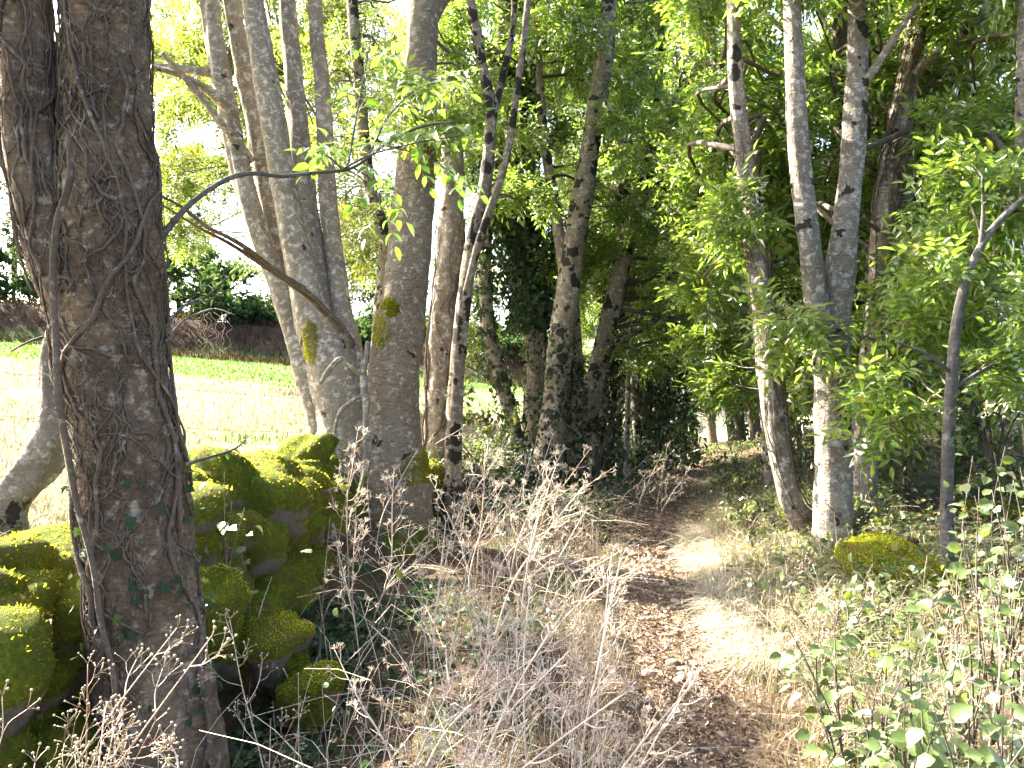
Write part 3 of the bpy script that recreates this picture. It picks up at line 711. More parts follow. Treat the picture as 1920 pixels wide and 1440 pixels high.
s = limb([(850, 880, 36), (854, 740, 31), (866, 600, 30), (886, 450, 28), (912, 330, 26), (918, 200, 22), (895, 70, 20), (870, -80, 18), (850, -300, 12)], 8.8, 18, 80, .05, 93, True)
s2 = limb([(868, 570, 16, 8.75), (905, 430, 16, 8.7), (945, 310, 15, 8.7), (972, 150, 14, 8.7), (990, 0, 13, 8.7), (1005, -250, 9, 8.7)], 8.7, 12, 60, .05, 94)
s3 = limb([(915, 260, 18, 8.8), (935, 170, 15, 8.9), (960, 60, 13, 9.0), (965, -100, 10, 9)], 8.8, 12, 40, .05, 95)
mid('forked_young_ash', 'thin forked young trunk in front of the vine-hung ash', [s, s2, s3], [(820, 1080, -250, 250, 9, 11, 9, .42, 11), (890, 1000, 330, 420, 8.8, 10.2, 2, .28, 8)], B_SPOT, M_ASH, 940)
s = limb([(968, 870, 34), (948, 740, 30), (920, 640, 28), (908, 520, 26), (922, 360, 24), (938, 150, 22), (945, -100, 18)], 11.5, 16, 70, .06, 96, True)
t = mid('leaning_ivy_stem', 'thin crooked stem with patchy ivy leaning left on the bank', [s], [(860, 1060, -350, 300, 11, 14, 18, .55, 12), (840, 940, 300, 640, 11.5, 13.5, 6, .45, 10)], B_SPOT, M_ASH, 960)
ivy_on(s, t, 900, rr, .02, .55, .09, IVY_LO, 1.2)
s = limb([(1005, 880, 52), (1008, 740, 46), (1004, 620, 44), (985, 500, 42), (962, 380, 40), (950, 240, 34), (946, 60, 28), (944, -200, 20)], 12, 20, 80, .05, 97, True)
t = mid('ivy_clad_trunk', 'trunk sheathed in thick dark green ivy above a bare base', [s], [(940, 1150, -350, 250, 13, 15.5, 16, .6, 12)], B_ASH, M_ASH, 970)
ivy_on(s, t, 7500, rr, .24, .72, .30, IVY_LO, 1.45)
ivy_on(s, t, 500, rr, .02, .27, .05, IVY_LO, 1.0)
s = limb([(1028, 880, 66), (1042, 740, 54), (1058, 600, 50), (1080, 440, 44), (1110, 260, 40), (1138, 70, 36), (1152, -120, 32), (1170, -400, 22)], 11.2, 26, 110, .04, 98, True)
s2 = limb([(1072, 870, 44, 11.5), (1076, 700, 40, 11.5), (1070, 560, 36, 11.4), (1076, 470, 30, 11.3)], 11.3, 20, 60, .05, 99, True)
s3 = limb([(1062, 570, 26, 11.2), (1052, 460, 23, 11.3), (1034, 350, 21, 11.4), (1018, 230, 18, 11.5), (1010, 100, 14, 11.6), (1000, -100, 10, 11.6)], 11.2, 14, 60, .05, 100)
t = mid('spotted_trunk', 'tall trunk with round black spots and a side limb on the bank', [s, s2, s3], [(980, 1320, -300, 60, 10.5, 14, 20, .55, 13), (1010, 1200, 60, 560, 12, 15, 24, .55, 12), (1120, 1260, 150, 520, 10.5, 12, 6, .4, 11)], B_SPOT, M_ASH, 1000)
ivy_on(s, t, 500, rr, .0, .22, .05, IVY_LO, 1.0); ivy_on(s2, t, 900, rr, .0, .6, .06, IVY_LO, 1.0)
s = limb([(1092, 890, 50), (1110, 740, 40), (1142, 600, 37), (1178, 450, 33), (1214, 330, 28), (1260, 210, 25), (1320, 110, 20), (1400, 40, 14)], 12, 20, 90, .05, 101, True)
s2 = limb([(1205, 360, 22, 12), (1228, 240, 18, 12), (1240, 100, 15, 12), (1250, -80, 12, 12)], 12, 12, 40, .05, 102)
t = mid('right_leaning_trunk', 'spotted trunk leaning right over the footpath', [s, s2], [(1120, 1450, -300, 300, 11.5, 15.5, 28, .6, 13), (1180, 1420, 280, 700, 11.5, 16, 30, .55, 12)], B_SPOT, M_ASH, 1030)
s = limb([(1140, 880, 38), (1142, 740, 34), (1158, 600, 32), (1168, 440, 28), (1175, 250, 24), (1180, 0, 18)], 14, 16, 60, .05, 103, True)
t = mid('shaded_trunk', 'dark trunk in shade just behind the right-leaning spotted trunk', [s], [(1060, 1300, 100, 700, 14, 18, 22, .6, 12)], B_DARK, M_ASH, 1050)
ivy_on(s, t, 700, rr, 0, .4, .1, IVY_LO, 1.3)
s = limb([(1174, 870, 12), (1178, 740, 11), (1182, 620, 10), (1190, 480, 8)], 13.2, 10, 40, .04, 104, True)
mid('thin_pole_sapling', 'pole-thin pale sapling stem standing before the ivy thicket', [s], [(1130, 1230, 450, 640, 13, 14, 5, .35, 8)], B_BIRCH, M_ASHD, 1060)
for k, (px, lab) in enumerate([(1205, 'dark trunk at the left edge of the ivy thicket by the path'), (1238, 'trunk buried in shaggy dark ivy at the bend of the path'), (1272, 'ivy-draped trunk next to the bright gap at the path end')]):
    dd = 16 + k * .7
    s = limb([(px, 890, 40), (px + 3, 740, 36), (px + 8, 560, 34), (px + 4, 380, 28), (px - 4, 200, 22), (px, 0, 16)], dd, 16, 60, .06, 110 + k, True)
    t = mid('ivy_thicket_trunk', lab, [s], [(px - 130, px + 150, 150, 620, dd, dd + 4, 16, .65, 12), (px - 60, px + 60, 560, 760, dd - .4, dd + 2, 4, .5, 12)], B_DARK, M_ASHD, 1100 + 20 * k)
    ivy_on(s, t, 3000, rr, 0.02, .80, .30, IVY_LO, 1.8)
for k, (px, wd, dd, iv, lab) in enumerate([(1332, 20, 24, 0, 'pale bare trunk standing in the bright gap beyond the path'), (1368, 17, 25, 0, 'thinner dark trunk beside the pale one in the bright gap'), (1386, 22, 23, 1, 'far trunk sleeved in ivy right of the bright gap'), (1412, 20, 22, 0, 'shaded far trunk behind the twiggy pale trunk')]):
    s = limb([(px + 4, 850, wd), (px, 790, wd), (px - 8, 700, wd * .9), (px - 14, 500, wd * .8), (px - 10, 300, wd * .6), (px - 6, 50, wd * .4)], dd, 12, 40, .05, 130 + k, True)
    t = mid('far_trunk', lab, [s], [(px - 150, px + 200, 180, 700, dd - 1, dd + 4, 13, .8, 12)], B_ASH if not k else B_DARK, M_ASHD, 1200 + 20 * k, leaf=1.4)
    if iv: ivy_on(s, t, 1500, rr, 0, .6, .22, IVY_LO, 2.0)

for k, (px, wd, dd, ln, lab) in enumerate([(1008, 24, 14, -30, 'slim straight stem glimpsed between the ivy-clad trunk and spotted trunk'), (1122, 22, 13.5, 40, 'slim speckled stem leaning right behind the spotted trunk'), (1158, 18, 15, 20, 'thin speckled stem beside the dark shaded trunk'), (1196, 20, 14.6, -25, 'thin dark stem rising out of the ivy thicket'), (1300, 22, 18, -20, 'slender stem at the right edge of the ivy thicket')]):
    s = limb([(px, 880, wd * 1.1), (px + ln * .2, 740, wd), (px + ln * .5, 560, wd * .9), (px + ln, 360, wd * .8), (px + ln * 1.5, 120, wd * .6), (px + ln * 1.8, -60, wd * .4)], dd, 12, 50, .06, 240 + k, True)
    t = mid('slim_stem', lab, [s], [(px - 60, px + 80, 60, 420, dd, dd + 2, 5, .45, 10)], B_SPOT, M_ASH, 1600 + 20 * k)
    ivy_on(s, t, 500, rr, .02, .45, .08, IVY_LO, 1.2)
# --- right-hand trees
s = limb([(1522, 1100, 54, 6.9), (1492, 960, 46), (1460, 830, 46), (1444, 700, 46), (1428, 540, 47), (1412, 420, 46), (1397, 290, 36), (1382, 150, 29), (1378, 0, 26), (1374, -250, 20)], 6.8, 30, 120, .05, 141, True)
t = tree('twiggy_pale_trunk', 'pale curved trunk bristling with short dead twigs beside the path', [s], [(1300, 1560, -200, 40, 7, 9.5, 7, .42, 13), (1290, 1480, 60, 520, 8.0, 10.5, 22, .48, 12), (1330, 1420, 320, 450, 6.3, 6.9, 2, .26, 4), (1360, 1430, 350, 430, 6.3, 6.7, 2, .24, 4)], B_BIRCH, M_ASH, 1300)
vine_on(s, t, 26, rr, .003, .007, .02, .75, -1.5, B_VINE, .35, (.1, .4))
for k in range(26):
    q = rr.uniform(.18, .62); p, d = s.at(np.array([q]), np.array([rr.uniform(0, 6.28)])); p, d = p[0], d[0]; L = rr.uniform(.12, .34)
    e = p + d * L + [0, 0, L * .35 + .03 * rr.normal()]; m = (p + e) / 2 - [0, 0, .06 * L] + .03 * rr.normal(size=3) * L
    part('dead_twig', tube(np.array([[*p, .006], [*m, .004], [*e, .0018]]), 5, 9, lump=.1, seed=k), B_LOG, t)
    e2 = m + (e - p) * .35 + [0, 0, .3 * L]; part('dead_twig', tube(np.array([[*m, .0035], [*((m + e2) / 2 + .02 * rr.normal(size=3)), .0025], [*e2, .0012]]), 4, 6), B_LOG, t)
s = limb([(1562, 1110, 86), (1562, 1000, 74), (1562, 860, 72), (1560, 720, 70), (1566, 600, 62), (1582, 460, 55), (1600, 300, 48), (1610, 130, 42), (1613, 0, 38), (1618, -300, 30)], 6.5, 36, 140, .035, 142, True)
s2 = limb([(1556, 760, 50, 6.5), (1540, 620, 50, 6.45), (1520, 470, 45), (1502, 300, 41), (1492, 130, 37), (1488, 0, 34), (1480, -280, 26)], 6.4, 28, 100, .045, 143)
s3 = limb([(1606, 180, 26, 6.5), (1640, 130, 18, 6.4), (1680, 70, 14, 6.3), (1725, 0, 10, 6.2)], 6.4, 14, 40, .06, 144)
t = tree('white_lit_forked_ash', 'stout white-lit trunk forking into two tall stems beside the path', [s, s2, s3], [(1420, 1780, -250, 0, 5.8, 9, 13, .45, 13), (1460, 1760, 40, 420, 8.3, 10, 12, .42, 11), (1480, 1680, 420, 760, 8.0, 9.2, 9, .32, 9), (1450, 1530, 400, 640, 5.9, 6.3, 3, .24, 4)], B_BIRCH, M_ASH, 1330)
s = limb([(1618, 980, 48, 7.6), (1622, 860, 46), (1628, 720, 46), (1648, 570, 46), (1664, 400, 46), (1690, 230, 44), (1718, 80, 36), (1738, -60, 30), (1770, -300, 20)], 7.6, 28, 120, .06, 145, True)
s2 = limb([(1705, 150, 26, 7.6), (1760, 95, 22, 7.4), (1830, 40, 18, 7.2), (1900, -20, 12, 7)], 7.4, 14, 40, .06, 146)
t = tree('vine_laced_trunk', 'trunk laced with thin woody vines behind the stout forked trunk', [s, s2], [(1600, 2000, -250, 60, 7, 10, 14, .45, 13), (1640, 1960, 40, 680, 8.0, 10.8, 44, .5, 12), (1640, 1800, 220, 660, 6.5, 7.3, 6, .3, 5)], B_BIRCH, M_ASH, 1360)
vine_on(s, t, 34, rr, .003, .009, .1, .9, -1.5, B_VINE, .8, (.1, .4))
s = limb([(1592, 960, 44, 8.2), (1606, 830, 40), (1634, 720, 38), (1655, 620, 34), (1690, 450, 28), (1715, 250, 22)], 8.2, 20, 70, .05, 147, True)
tree('slanting_grey_trunk', 'grey trunk slanting right between the forked trunk and the vine-laced trunk', [s], [(1640, 1900, 250, 600, 8.5, 11, 14, .5, 12)], B_STEM, M_ASHD, 1380)
s = limb([(1560, 900, 36), (1566, 600, 34), (1574, 300, 30), (1580, 60, 28), (1584, -200, 22)], 9.4, 18, 70, .06, 148, True)
tree('mossy_back_trunk', 'dark mossy trunk rising behind the fork of the white-lit tree', [s], [(1440, 1740, -200, 640, 9.5, 12.5, 38, .55, 12)], B_DARK, M_ASH, 1400)
s = limb([(1448, 920, 36), (1444, 820, 32), (1440, 700, 30), (1430, 560, 26), (1425, 380, 22), (1420, 150, 16)], 10, 18, 60, .05, 149, True)
t = tree('shadowed_right_trunk', 'grey trunk with a mossy foot just behind the twiggy pale trunk', [s], [(1320, 1580, 200, 740, 9, 13.5, 36, .5, 12), (1340, 1400, 640, 740, 9, 10, 4, .3, 10)], B_STEM, M_ASH, 1420)
s = limb([(1350, 420, 22, 11), (1345, 300, 20, 11), (1335, 180, 16, 11)], 11, 12, 30, .05, 150) if False else None
s = limb([(1776, 1130, 30), (1774, 1000, 25), (1776, 860, 24), (1784, 720, 23), (1796, 600, 21), (1826, 490, 16), (1872, 418, 13), (1920, 372, 9), (1990, 320, 5)], 5.0, 24, 100, .03, 151, True, .004)
s2 = limb([(1840, 470, 11, 5), (1846, 400, 8, 5), (1845, 330, 5, 5)], 5, 8, 20, .04, 152)
s3 = limb([(1786, 730, 9, 5), (1850, 690, 7, 5), (1920, 682, 5, 5.1)], 5, 8, 20, .04, 153)
s4 = limb([(1786, 700, 8, 5), (1730, 660, 6, 4.9), (1680, 640, 4, 4.9)], 5, 8, 20, .04, 154)
tree('smooth_sapling', 'smooth grey sapling bending right above the mossy boulder', [s, s2, s3, s4], [(1720, 1970, 400, 800, 5.3, 6.6, 12, .30, 8), (1640, 1740, 620, 800, 5.3, 6.4, 4, .26, 7), (1700, 1960, 200, 400, 5.0, 6.4, 7, .30, 8), (1840, 1960, 420, 700, 4.7, 5.2, 3, .22, 7)], B_SAP, M_ASH, 1450, protos=ASH_HI, per_twig=5, brad=.008)
s = limb([(1945, 1050, 40), (1934, 800, 36), (1926, 500, 32), (1922, 300, 30), (1925, 100, 26), (1930, -150, 20)], 6.0, 18, 60, .05, 155, True)
tree('edge_trunk', 'pale trunk beyond the smooth sapling at the thicket side', [s], [(1800, 2150, -300, 60, 5.8, 8, 10, .45, 12), (1780, 2000, 40, 520, 6.6, 8.6, 13, .42, 11)], B_BIRCH, M_ASH, 1480)
s = limb([(1985, 60, 30, 8.6), (1900, 100, 24, 8.5), (1840, 140, 20, 8.5), (1790, 210, 12, 8.5)], 8.5, 12, 40, .08, 156)
part('limb', s.mesh(), B_DARK, bpy.data.objects['vine_laced_trunk'])

# --- thicket shrubs on the right and under the trees
def shrub(name, label, px, d, spec, leaf_m, seed, nst=7, h=1.6, protos=None, leaf=1.0, per=7, group=None):
    r = np.random.default_rng(seed); q = P(px, 740, d); q[2] = gz(q[0], q[1])
    b = thing(name, label, 'shrub', q, group)
    for k in range(nst):
        a = r.uniform(0, 6.28); l = r.uniform(.2, .6) * h
        e = q + [math.cos(a) * l, math.sin(a) * l, h * r.uniform(.7, 1.1)]; m = (q + e) / 2 + [-.1 * math.cos(a) * h, -.1 * math.sin(a) * h, .1 * h]
        part('stem', tube(np.array([[*(q - [0, 0, .05]), .012], [*m, .009], [*e, .003]]), 5, 10, lump=.06, seed=k), B_TWIG, b)
    cl = crown_box(spec, seed)
    LV, TW = crown(cl, protos or SIMPLE, per, leaf, seed + 3)
    tag(part('foliage', LV, leaf_m, b, False), kind='stuff'); tag(part('twigs', TW, B_TWIG, b), kind='stuff')
    return b
shrub('thicket_shrub', 'sunlit leafy thicket between the vine-laced trunk and the sapling', 1700, 8.0, [(1630, 1800, 660, 940, 7.6, 9.4, 26, .36, 10)], M_SHRUB, 2000, leaf=1.25)
shrub('thicket_shrub', 'dense green thicket to the right of the smooth sapling', 1860, 7.5, [(1790, 1990, 600, 940, 6.8, 9, 30, .38, 10)], M_SHRUB, 2010, leaf=1.25)
shrub('thicket_shrub', 'dark thicket filling the back behind the vine-laced trunk', 1780, 11, [(1580, 2000, 420, 880, 9.5, 13.5, 50, .55, 12)], M_ASH, 2020, h=2.5)
shrub('thicket_shrub', 'shady shrub between the shadowed trunk and the stout forked trunk', 1500, 10.5, [(1400, 1640, 560, 900, 8.4, 11, 26, .42, 11)], M_SHRUB, 2030)
shrub('bank_shrub', 'bright low shrub at the foot of the bank between the ash trunks', 900, 9.5, [(845, 950, 720, 850, 9, 10.4, 9, .22, 9)], M_SHRUB, 2040, h=.9)
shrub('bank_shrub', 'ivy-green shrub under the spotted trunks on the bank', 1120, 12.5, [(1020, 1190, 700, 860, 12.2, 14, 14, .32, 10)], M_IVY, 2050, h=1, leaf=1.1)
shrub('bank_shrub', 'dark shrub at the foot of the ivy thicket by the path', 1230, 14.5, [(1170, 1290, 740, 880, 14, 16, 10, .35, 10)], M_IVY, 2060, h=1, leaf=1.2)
shrub('path_end_shrub', 'low sun-tipped shrub under the far trunks at the path end', 1370, 20, [(1290, 1450, 848, 872, 18, 20, 12, .22, 10)], M_SHRUB, 2070, h=.4, leaf=1.2)

shrub('thicket_shrub', 'green thicket on the far side of the tallest round-leaved shrub', 2120, 6.0, [(1990, 2350, 640, 1000, 5.2, 8, 22, .4, 10)], M_SHRUB, 2080, leaf=1.25)
shrub('thicket_shrub', 'shady thicket deep beyond the pale edge trunk', 2200, 10, [(2000, 2400, 300, 860, 9, 12, 26, .6, 11)], M_ASHD, 2090, leaf=1.3, h=2)
shrub('verge_scrub', 'sunlit leafy scrub on the bank just in front of the twiggy pale trunk', 1410, 7.4, [(1370, 1470, 930, 1010, 6.9, 8.0, 9, .2, 8)], M_SHRUB, 2110, h=.5, leaf=.8)
shrub('verge_scrub', 'leafy scrub around the feet of the stout forked trunk', 1600, 6.4, [(1590, 1690, 960, 1060, 6.0, 7.0, 9, .2, 8)], M_SHRUB, 2120, h=.5, leaf=.85)
shrub('verge_scrub', 'low scrub where the right verge meets the shaded far path', 1390, 10.5, [(1340, 1440, 860, 920, 9.5, 11.5, 10, .24, 8)], M_SHRUB, 2130, h=.5, leaf=.95)
# --- wood behind, field hedge and far trees
BG = [(1050, 24, (860, 1240, -200, 650), 'leafy tree filling the gap behind the spotted trunks'), (1250, 27, (1080, 1420, -150, 560), 'tall leafy tree behind the ivy thicket'), (1420, 22, (1290, 1580, -200, 640), 'leafy tree standing behind the twiggy pale trunk'),
      (1600, 16, (1460, 1760, -200, 760), 'tree deep in the wood behind the stout forked trunk'), (1820, 15, (1680, 2020, -150, 800), 'tree deep in the wood behind the smooth sapling'), (1480, 30, (1430, 1780, 300, 760), 'farthest dark tree in the wood beyond the right-hand trunks')]
BGT = []
for k, (px, dd, (a, b_, c, d), lab) in enumerate(BG):
    wd = 380 / dd
    s = limb([(px, 850, wd * 1.2), (px + 5, 600, wd), (px - 8, 350, wd * .8), (px + 6, 100, wd * .6), (px, -150, wd * .4)], dd, 12, 40, .05, 160 + k, True)
    if k in (0, 3):
        t = tree('woodland_tree', lab, [s], [(a, b_, c, d, dd, dd * 1.22, 34, .055 * dd * .72, 14)], B_DARK, M_ASH if k == 0 else M_ASHD, 2200 + 20 * k, leaf=dd / 14.0, brad=.03, group='trees filling the wood behind'); BGT.append((t, dd, c, d))
    else:
        t = tree('woodland_tree', lab, [s], None, B_DARK, None, 2200 + 20 * k, group='trees filling the wood behind')
        src, d0, c0, e0 = BGT[-1]; f = dd / d0
        for ch in list(src.children):
            if ch.name.split('.')[0] in ('crown', 'twigs', 'branch'):
                o = ch.copy(); COL.objects.link(o); o.parent = t; o.scale = (f * (-1 if k % 2 else 1), f, f); o.rotation_euler = (0, 0, .3 * k)
                o.location.z += ((e0 - d) / F * dd)
s = limb([(570, 760, 26), (566, 600, 24), (560, 400, 20), (556, 150, 14)], 18, 14, 50, .05, 175, True)
tree('field_edge_tree', 'sunlit yellow-green tree out in the meadow behind the coppiced stems', [s], [(270, 700, -150, 350, 15.5, 20.5, 48, .8, 12), (270, 470, -60, 460, 15.5, 20.5, 20, .75, 12), (420, 800, 320, 540, 16, 20, 13, .7, 13)], B_STEM, M_ASHY, 2150, leaf=1.35)
# field hedge on the far bank
for k, (px, top, wdt, lab) in enumerate([(-120, 430, 150, 'hedge bush'), (20, 470, 130, 'hedge bush'), (330, 470, 90, 'hedge bush'), (420, 490, 80, 'hedge bush'), (500, 545, 70, 'hedge bush'), (590, 560, 80, 'hedge bush'), (690, 575, 80, 'hedge bush'), (790, 590, 80, 'hedge bush'), (890, 600, 80, 'hedge bush'), (990, 610, 80, 'hedge bush')]):
    dd = 45 + (k % 3)
    shrub('hedge_bush', 'dark hedge bush on the brown bank at the top of the meadow', px, dd, [(px - wdt * .65, px + wdt * .65, top, top + 120, dd - 3.5, dd + 2.5, 26, 1.0, 26)], M_FAR, 2400 + 10 * k, 5, 2.2, IVY_LO, 4.2, 7, 'hedge bushes on the far bank')
for k, (px, py0, py1, wdt, lab) in enumerate([(25, 270, 480, 120, 'hazy blue-green tree beyond the meadow left of the vine-wrapped trunk'), (335, 290, 500, 60, 'dark distant tree crown above the hedge beside the vine-wrapped trunk'), (640, 470, 570, 90, 'low distant tree above the hedge behind the coppiced stems')]):
    dd = 56
    s = limb([(px, 600, 14), (px, 500, 11), (px + 2, 400, 7)], dd, 10, 20, .05, 190 + k, True)
    tree('distant_tree', lab, [s], [(px - wdt, px + wdt, py0, py1, dd, dd + 5, 26, 1.4, 26)], B_DARK, M_FAR, 2600 + 10 * k, protos=IVY_LO, leaf=4.5, brad=.03)

# ------------------------------------------------------------------ wire fence along the field edge
def fence():
    pts = [np.array([x, y, gz(x, y)]) for x, y in ((-5.6, 5.2), (-3.0, 6.9), (-1.15, 9.0), (.2, 12.4))]
    b = thing('wire_fence', 'rusty wire fence strung along the meadow edge behind the wall', 'fence', pts[1])
    for p in pts: part('post', tube(np.array([[*(p - [0, 0, .3]), .045], [*(p + [0, 0, .5]), .043], [*(p + [.02, 0, 1.0]), .040]]), 10, 14, lump=.05, seed=2), B_LOG, b)
    for h in (.45, .78):
        w_ = [[*(p + [0, -.045, h + .0]), .0022] for p in pts]; part('wire', tube(np.array(w_), 4, 60), B_VINE, b)
fence()

# ------------------------------------------------------------------ grasses and litter
def ground_scatter(n, fx, r):
    """n points over the ground from a sampler fx giving x, y"""
    x, y = fx(n, r); return np.stack([x, y, ground_z(x, y)], 1)
def in_view(p, m=160):
    px = 960 + p[:, 0] / p[:, 1] * F; py = 740 - (p[:, 2] - EYE) / p[:, 1] * F
    return (p[:, 1] > 1.2) & (px > -m) & (px < 1920 + m) & (py < 1440 + 2.2 * m)
def blades(p, L, wd, r, lean=.6, dirbias=None, seg=3):
    n = len(p); a = r.uniform(0, 6.28, n); h = np.stack([np.cos(a), np.sin(a), np.zeros(n)], 1)
    if dirbias is not None: h = norm(h + dirbias)
    L = np.broadcast_to(L, (n,))[:, None]; ln = np.abs(r.normal(lean, .35, (n, 1)))
    side = np.cross(h, [0, 0, 1.0]) * np.broadcast_to(wd, (n,))[:, None] * .5
    m = p + (h * ln * .30 + [0, 0, .55]) * L * .7; tip = m + (h * (ln * .9 + .1) + np.concatenate([np.zeros((n, 2)), .55 - .6 * ln], 1)) * L * .55
    V = np.stack([p - side, p + side, m - side * .8, m + side * .8, tip], 1).reshape(-1, 3)
    T = np.array([(0, 1, 3), (0, 3, 2), (2, 3, 4)])[None] + (np.arange(n) * 5)[:, None, None]
    V[:, 2] = np.maximum(V[:, 2], np.repeat(p[:, 2], 5) + .004)
    return V, T.reshape(-1, 3)
def tufts(n, per, fx, r, keep=None, Lr=(.12, .4), wr=(.003, .007), spread=.03, lean=.55, bias=None):
    c = ground_scatter(n, fx, r); c = c[in_view(c)]
    if keep is not None: c = c[keep(c)]
    k = r.integers(per // 3, per + per // 2, len(c)); i = np.repeat(np.arange(len(c)), k); m = len(i)
    o = r.normal(size=(m, 2)) * spread; p = c[i].copy(); p[:, :2] += o; p[:, 2] = ground_z(p[:, 0], p[:, 1])
    L = np.repeat(r.uniform(*Lr, len(c)), k) * r.uniform(.5, 1.15, m)
    b = np.repeat(r.normal(size=(len(c), 3)) * [.5, .5, 0], k, 0) + np.concatenate([o / spread * .5, np.zeros((m, 1))], 1)
    if bias is not None: b = b + bias
    return blades(p, L, r.uniform(*wr, m), r, lean, b)
def stuff(name, VT, mat, label, cat):
    V, T = VT; o = link(name, make_mesh(name, V, T, False, [mat])); tag(o, label, cat, None, 'stuff'); return o
rg = np.random.default_rng(99)
def s_field(n, r):
    d = 3.0 + 26 * r.uniform(size=n) ** 1.6; px = r.uniform(-150, 1100, n); return (px - 960) / F * d, d
p = ground_scatter(56000, s_field, rg); u = path_x(p[:, 1]) - p[:, 0]; p = p[(u > bank_u(p[:, 1]) + .1) & (p[:, 1] - .1 * p[:, 0] < 19)]
g = fbm(p[:, 0], p[:, 1], 1.1, 17) > .6
stuff('meadow_straw', blades(p[~g], rg.uniform(.08, .26, (~g).sum()), .005 + .0009 * p[~g][:, 1], rg, .7), M_STRAW, 'bleached dry grass covering the sunlit meadow', 'grass')
stuff('meadow_grass', blades(p[g], rg.uniform(.08, .2, g.sum()), .006 + .0009 * p[g][:, 1], rg, .5), M_MEADOW, 'green tufts among the bleached meadow grass', 'grass')
def s_shade_green(n, r):
    d = r.uniform(18, 42, n); px = r.uniform(-150, 1100, n); return (px - 960) / F * d, d
p = ground_scatter(9000, s_shade_green, rg); u = path_x(p[:, 1]) - p[:, 0]; p = p[u > 5]
stuff('meadow_turf', blades(p, rg.uniform(.1, .22, len(p)), .03, rg, .5), M_MEADOW, 'green turf on the far slope of the meadow', 'grass')  # green blades carry on the painted shade of the far meadow
def s_scrub(n, r):
    x = r.uniform(-34, 8, n); y = 40 + .12 * x + r.uniform(-1.5, 5.5, n); return x, y
p = ground_scatter(9000, s_scrub, rg); p = p[fbm(p[:, 0], p[:, 1], .8, 19) > -.35]
stuff('bank_bracken', blades(p, rg.uniform(.25, .9, len(p)), .05, rg, .8), M_BRACK, 'rusty dead bracken on the brown bank above the meadow', 'bracken')
# verge grass either side of the path
def s_verge(n, r):
    y = 1.6 + 18 * r.uniform(size=n) ** 1.7; s = np.where(r.uniform(size=n) < .45, -1, 1); v = s * (.29 + np.abs(r.normal(0, .75, n))); return path_x(y) + v, y
kv = lambda c: (fbm(c[:, 0], c[:, 1], 1.5, 55) > -.35) & ~((c[:, 0] < path_x(c[:, 1]) - .5) & (c[:, 1] < 11) & (rg.uniform(size=len(c)) < .85))
stuff('verge_dry_grass', tufts(2300, 15, s_verge, rg, kv), M_DRY, 'straw-coloured dry grass flopping over both edges of the footpath', 'grass')
stuff('verge_green_grass', tufts(1300, 11, s_verge, rg, lambda c: fbm(c[:, 0], c[:, 1], 1.3, 56) > -.2, (.1, .32), (.003, .006)), M_GREENBL, 'thin green grass mixed into the path verges', 'grass')
# straw on the right verge, sunlight painted in by its paler colour
def s_mat(n, r):
    y = r.uniform(4.4, 8.6, n); return path_x(y) + .34 + np.abs(r.normal(.08, .22, n)), y
stuff('flattened_straw', tufts(400, 22, s_mat, rg, None, (.15, .42), (.003, .007), .035, 1.0, np.array([[-.3, -.3, 0]])), M_PALE, 'thick tufts of flattened pale straw on the sunny right edge of the path', 'grass')
def s_tall(n, r):
    y = 4.6 + 6.5 * r.uniform(size=n) ** 1.2; return path_x(y) + .55 + np.abs(r.normal(.1, .55, n)), y
stuff('tall_verge_grass', tufts(420, 14, s_tall, rg, lambda c: fbm(c[:, 0], c[:, 1], 1.6, 81) > -.3, (.3, .62), (.003, .006), .04, .5), M_DRY, 'tall dry grass and bents standing on the right bank below the pale trunks', 'grass')
def s_tallL(n, r):
    y = 6.5 + 7 * r.uniform(size=n) ** 1.2; return path_x(y) - .5 - np.abs(r.normal(.1, .5, n)), y
stuff('tall_verge_grass', tufts(70, 13, s_tallL, rg, None, (.3, .6), (.003, .006), .04, .55), M_DRY, 'tall dry grass standing at the left edge of the path below the bank', 'grass')
# leaf litter
def s_lit(n, r):
    y = 1.8 + 20 * r.uniform(size=n) ** 1.5; return path_x(y) + np.where(r.uniform(size=n) < .45, np.sign(r.normal(size=n)) * np.abs(r.normal(.16, .16, n)), r.normal(-.3, 1., n)), y
p = ground_scatter(40000, s_lit, rg); p = p[in_view(p)]; p[:, 2] = np.maximum(p[:, 2], path_z(p[:, 0], p[:, 1], p[:, 0] - path_x(p[:, 1]))) + rg.uniform(.003, .018, len(p))
DL = []
for q in range(5):
    V, T = leaflet(.05, .03, rg.uniform(-.4, .4), rg.uniform(.2, .8), 0); DL.append((V, T))
a = rg.uniform(0, 6.28, len(p)); dd = np.stack([np.cos(a), np.sin(a), .2 * rg.normal(size=len(p))], 1)
stuff('leaf_litter', scatter(DL, p, dd, norm(rg.normal(size=p.shape) * .45 + [0, 0, 1]), rg.uniform(.28, .7, len(p)) * (1 + .4 * (rg.uniform(size=len(p)) < .1)), rg), M_LITTER, 'brown fallen leaves strewn along the shaded footpath', 'leaf litter')
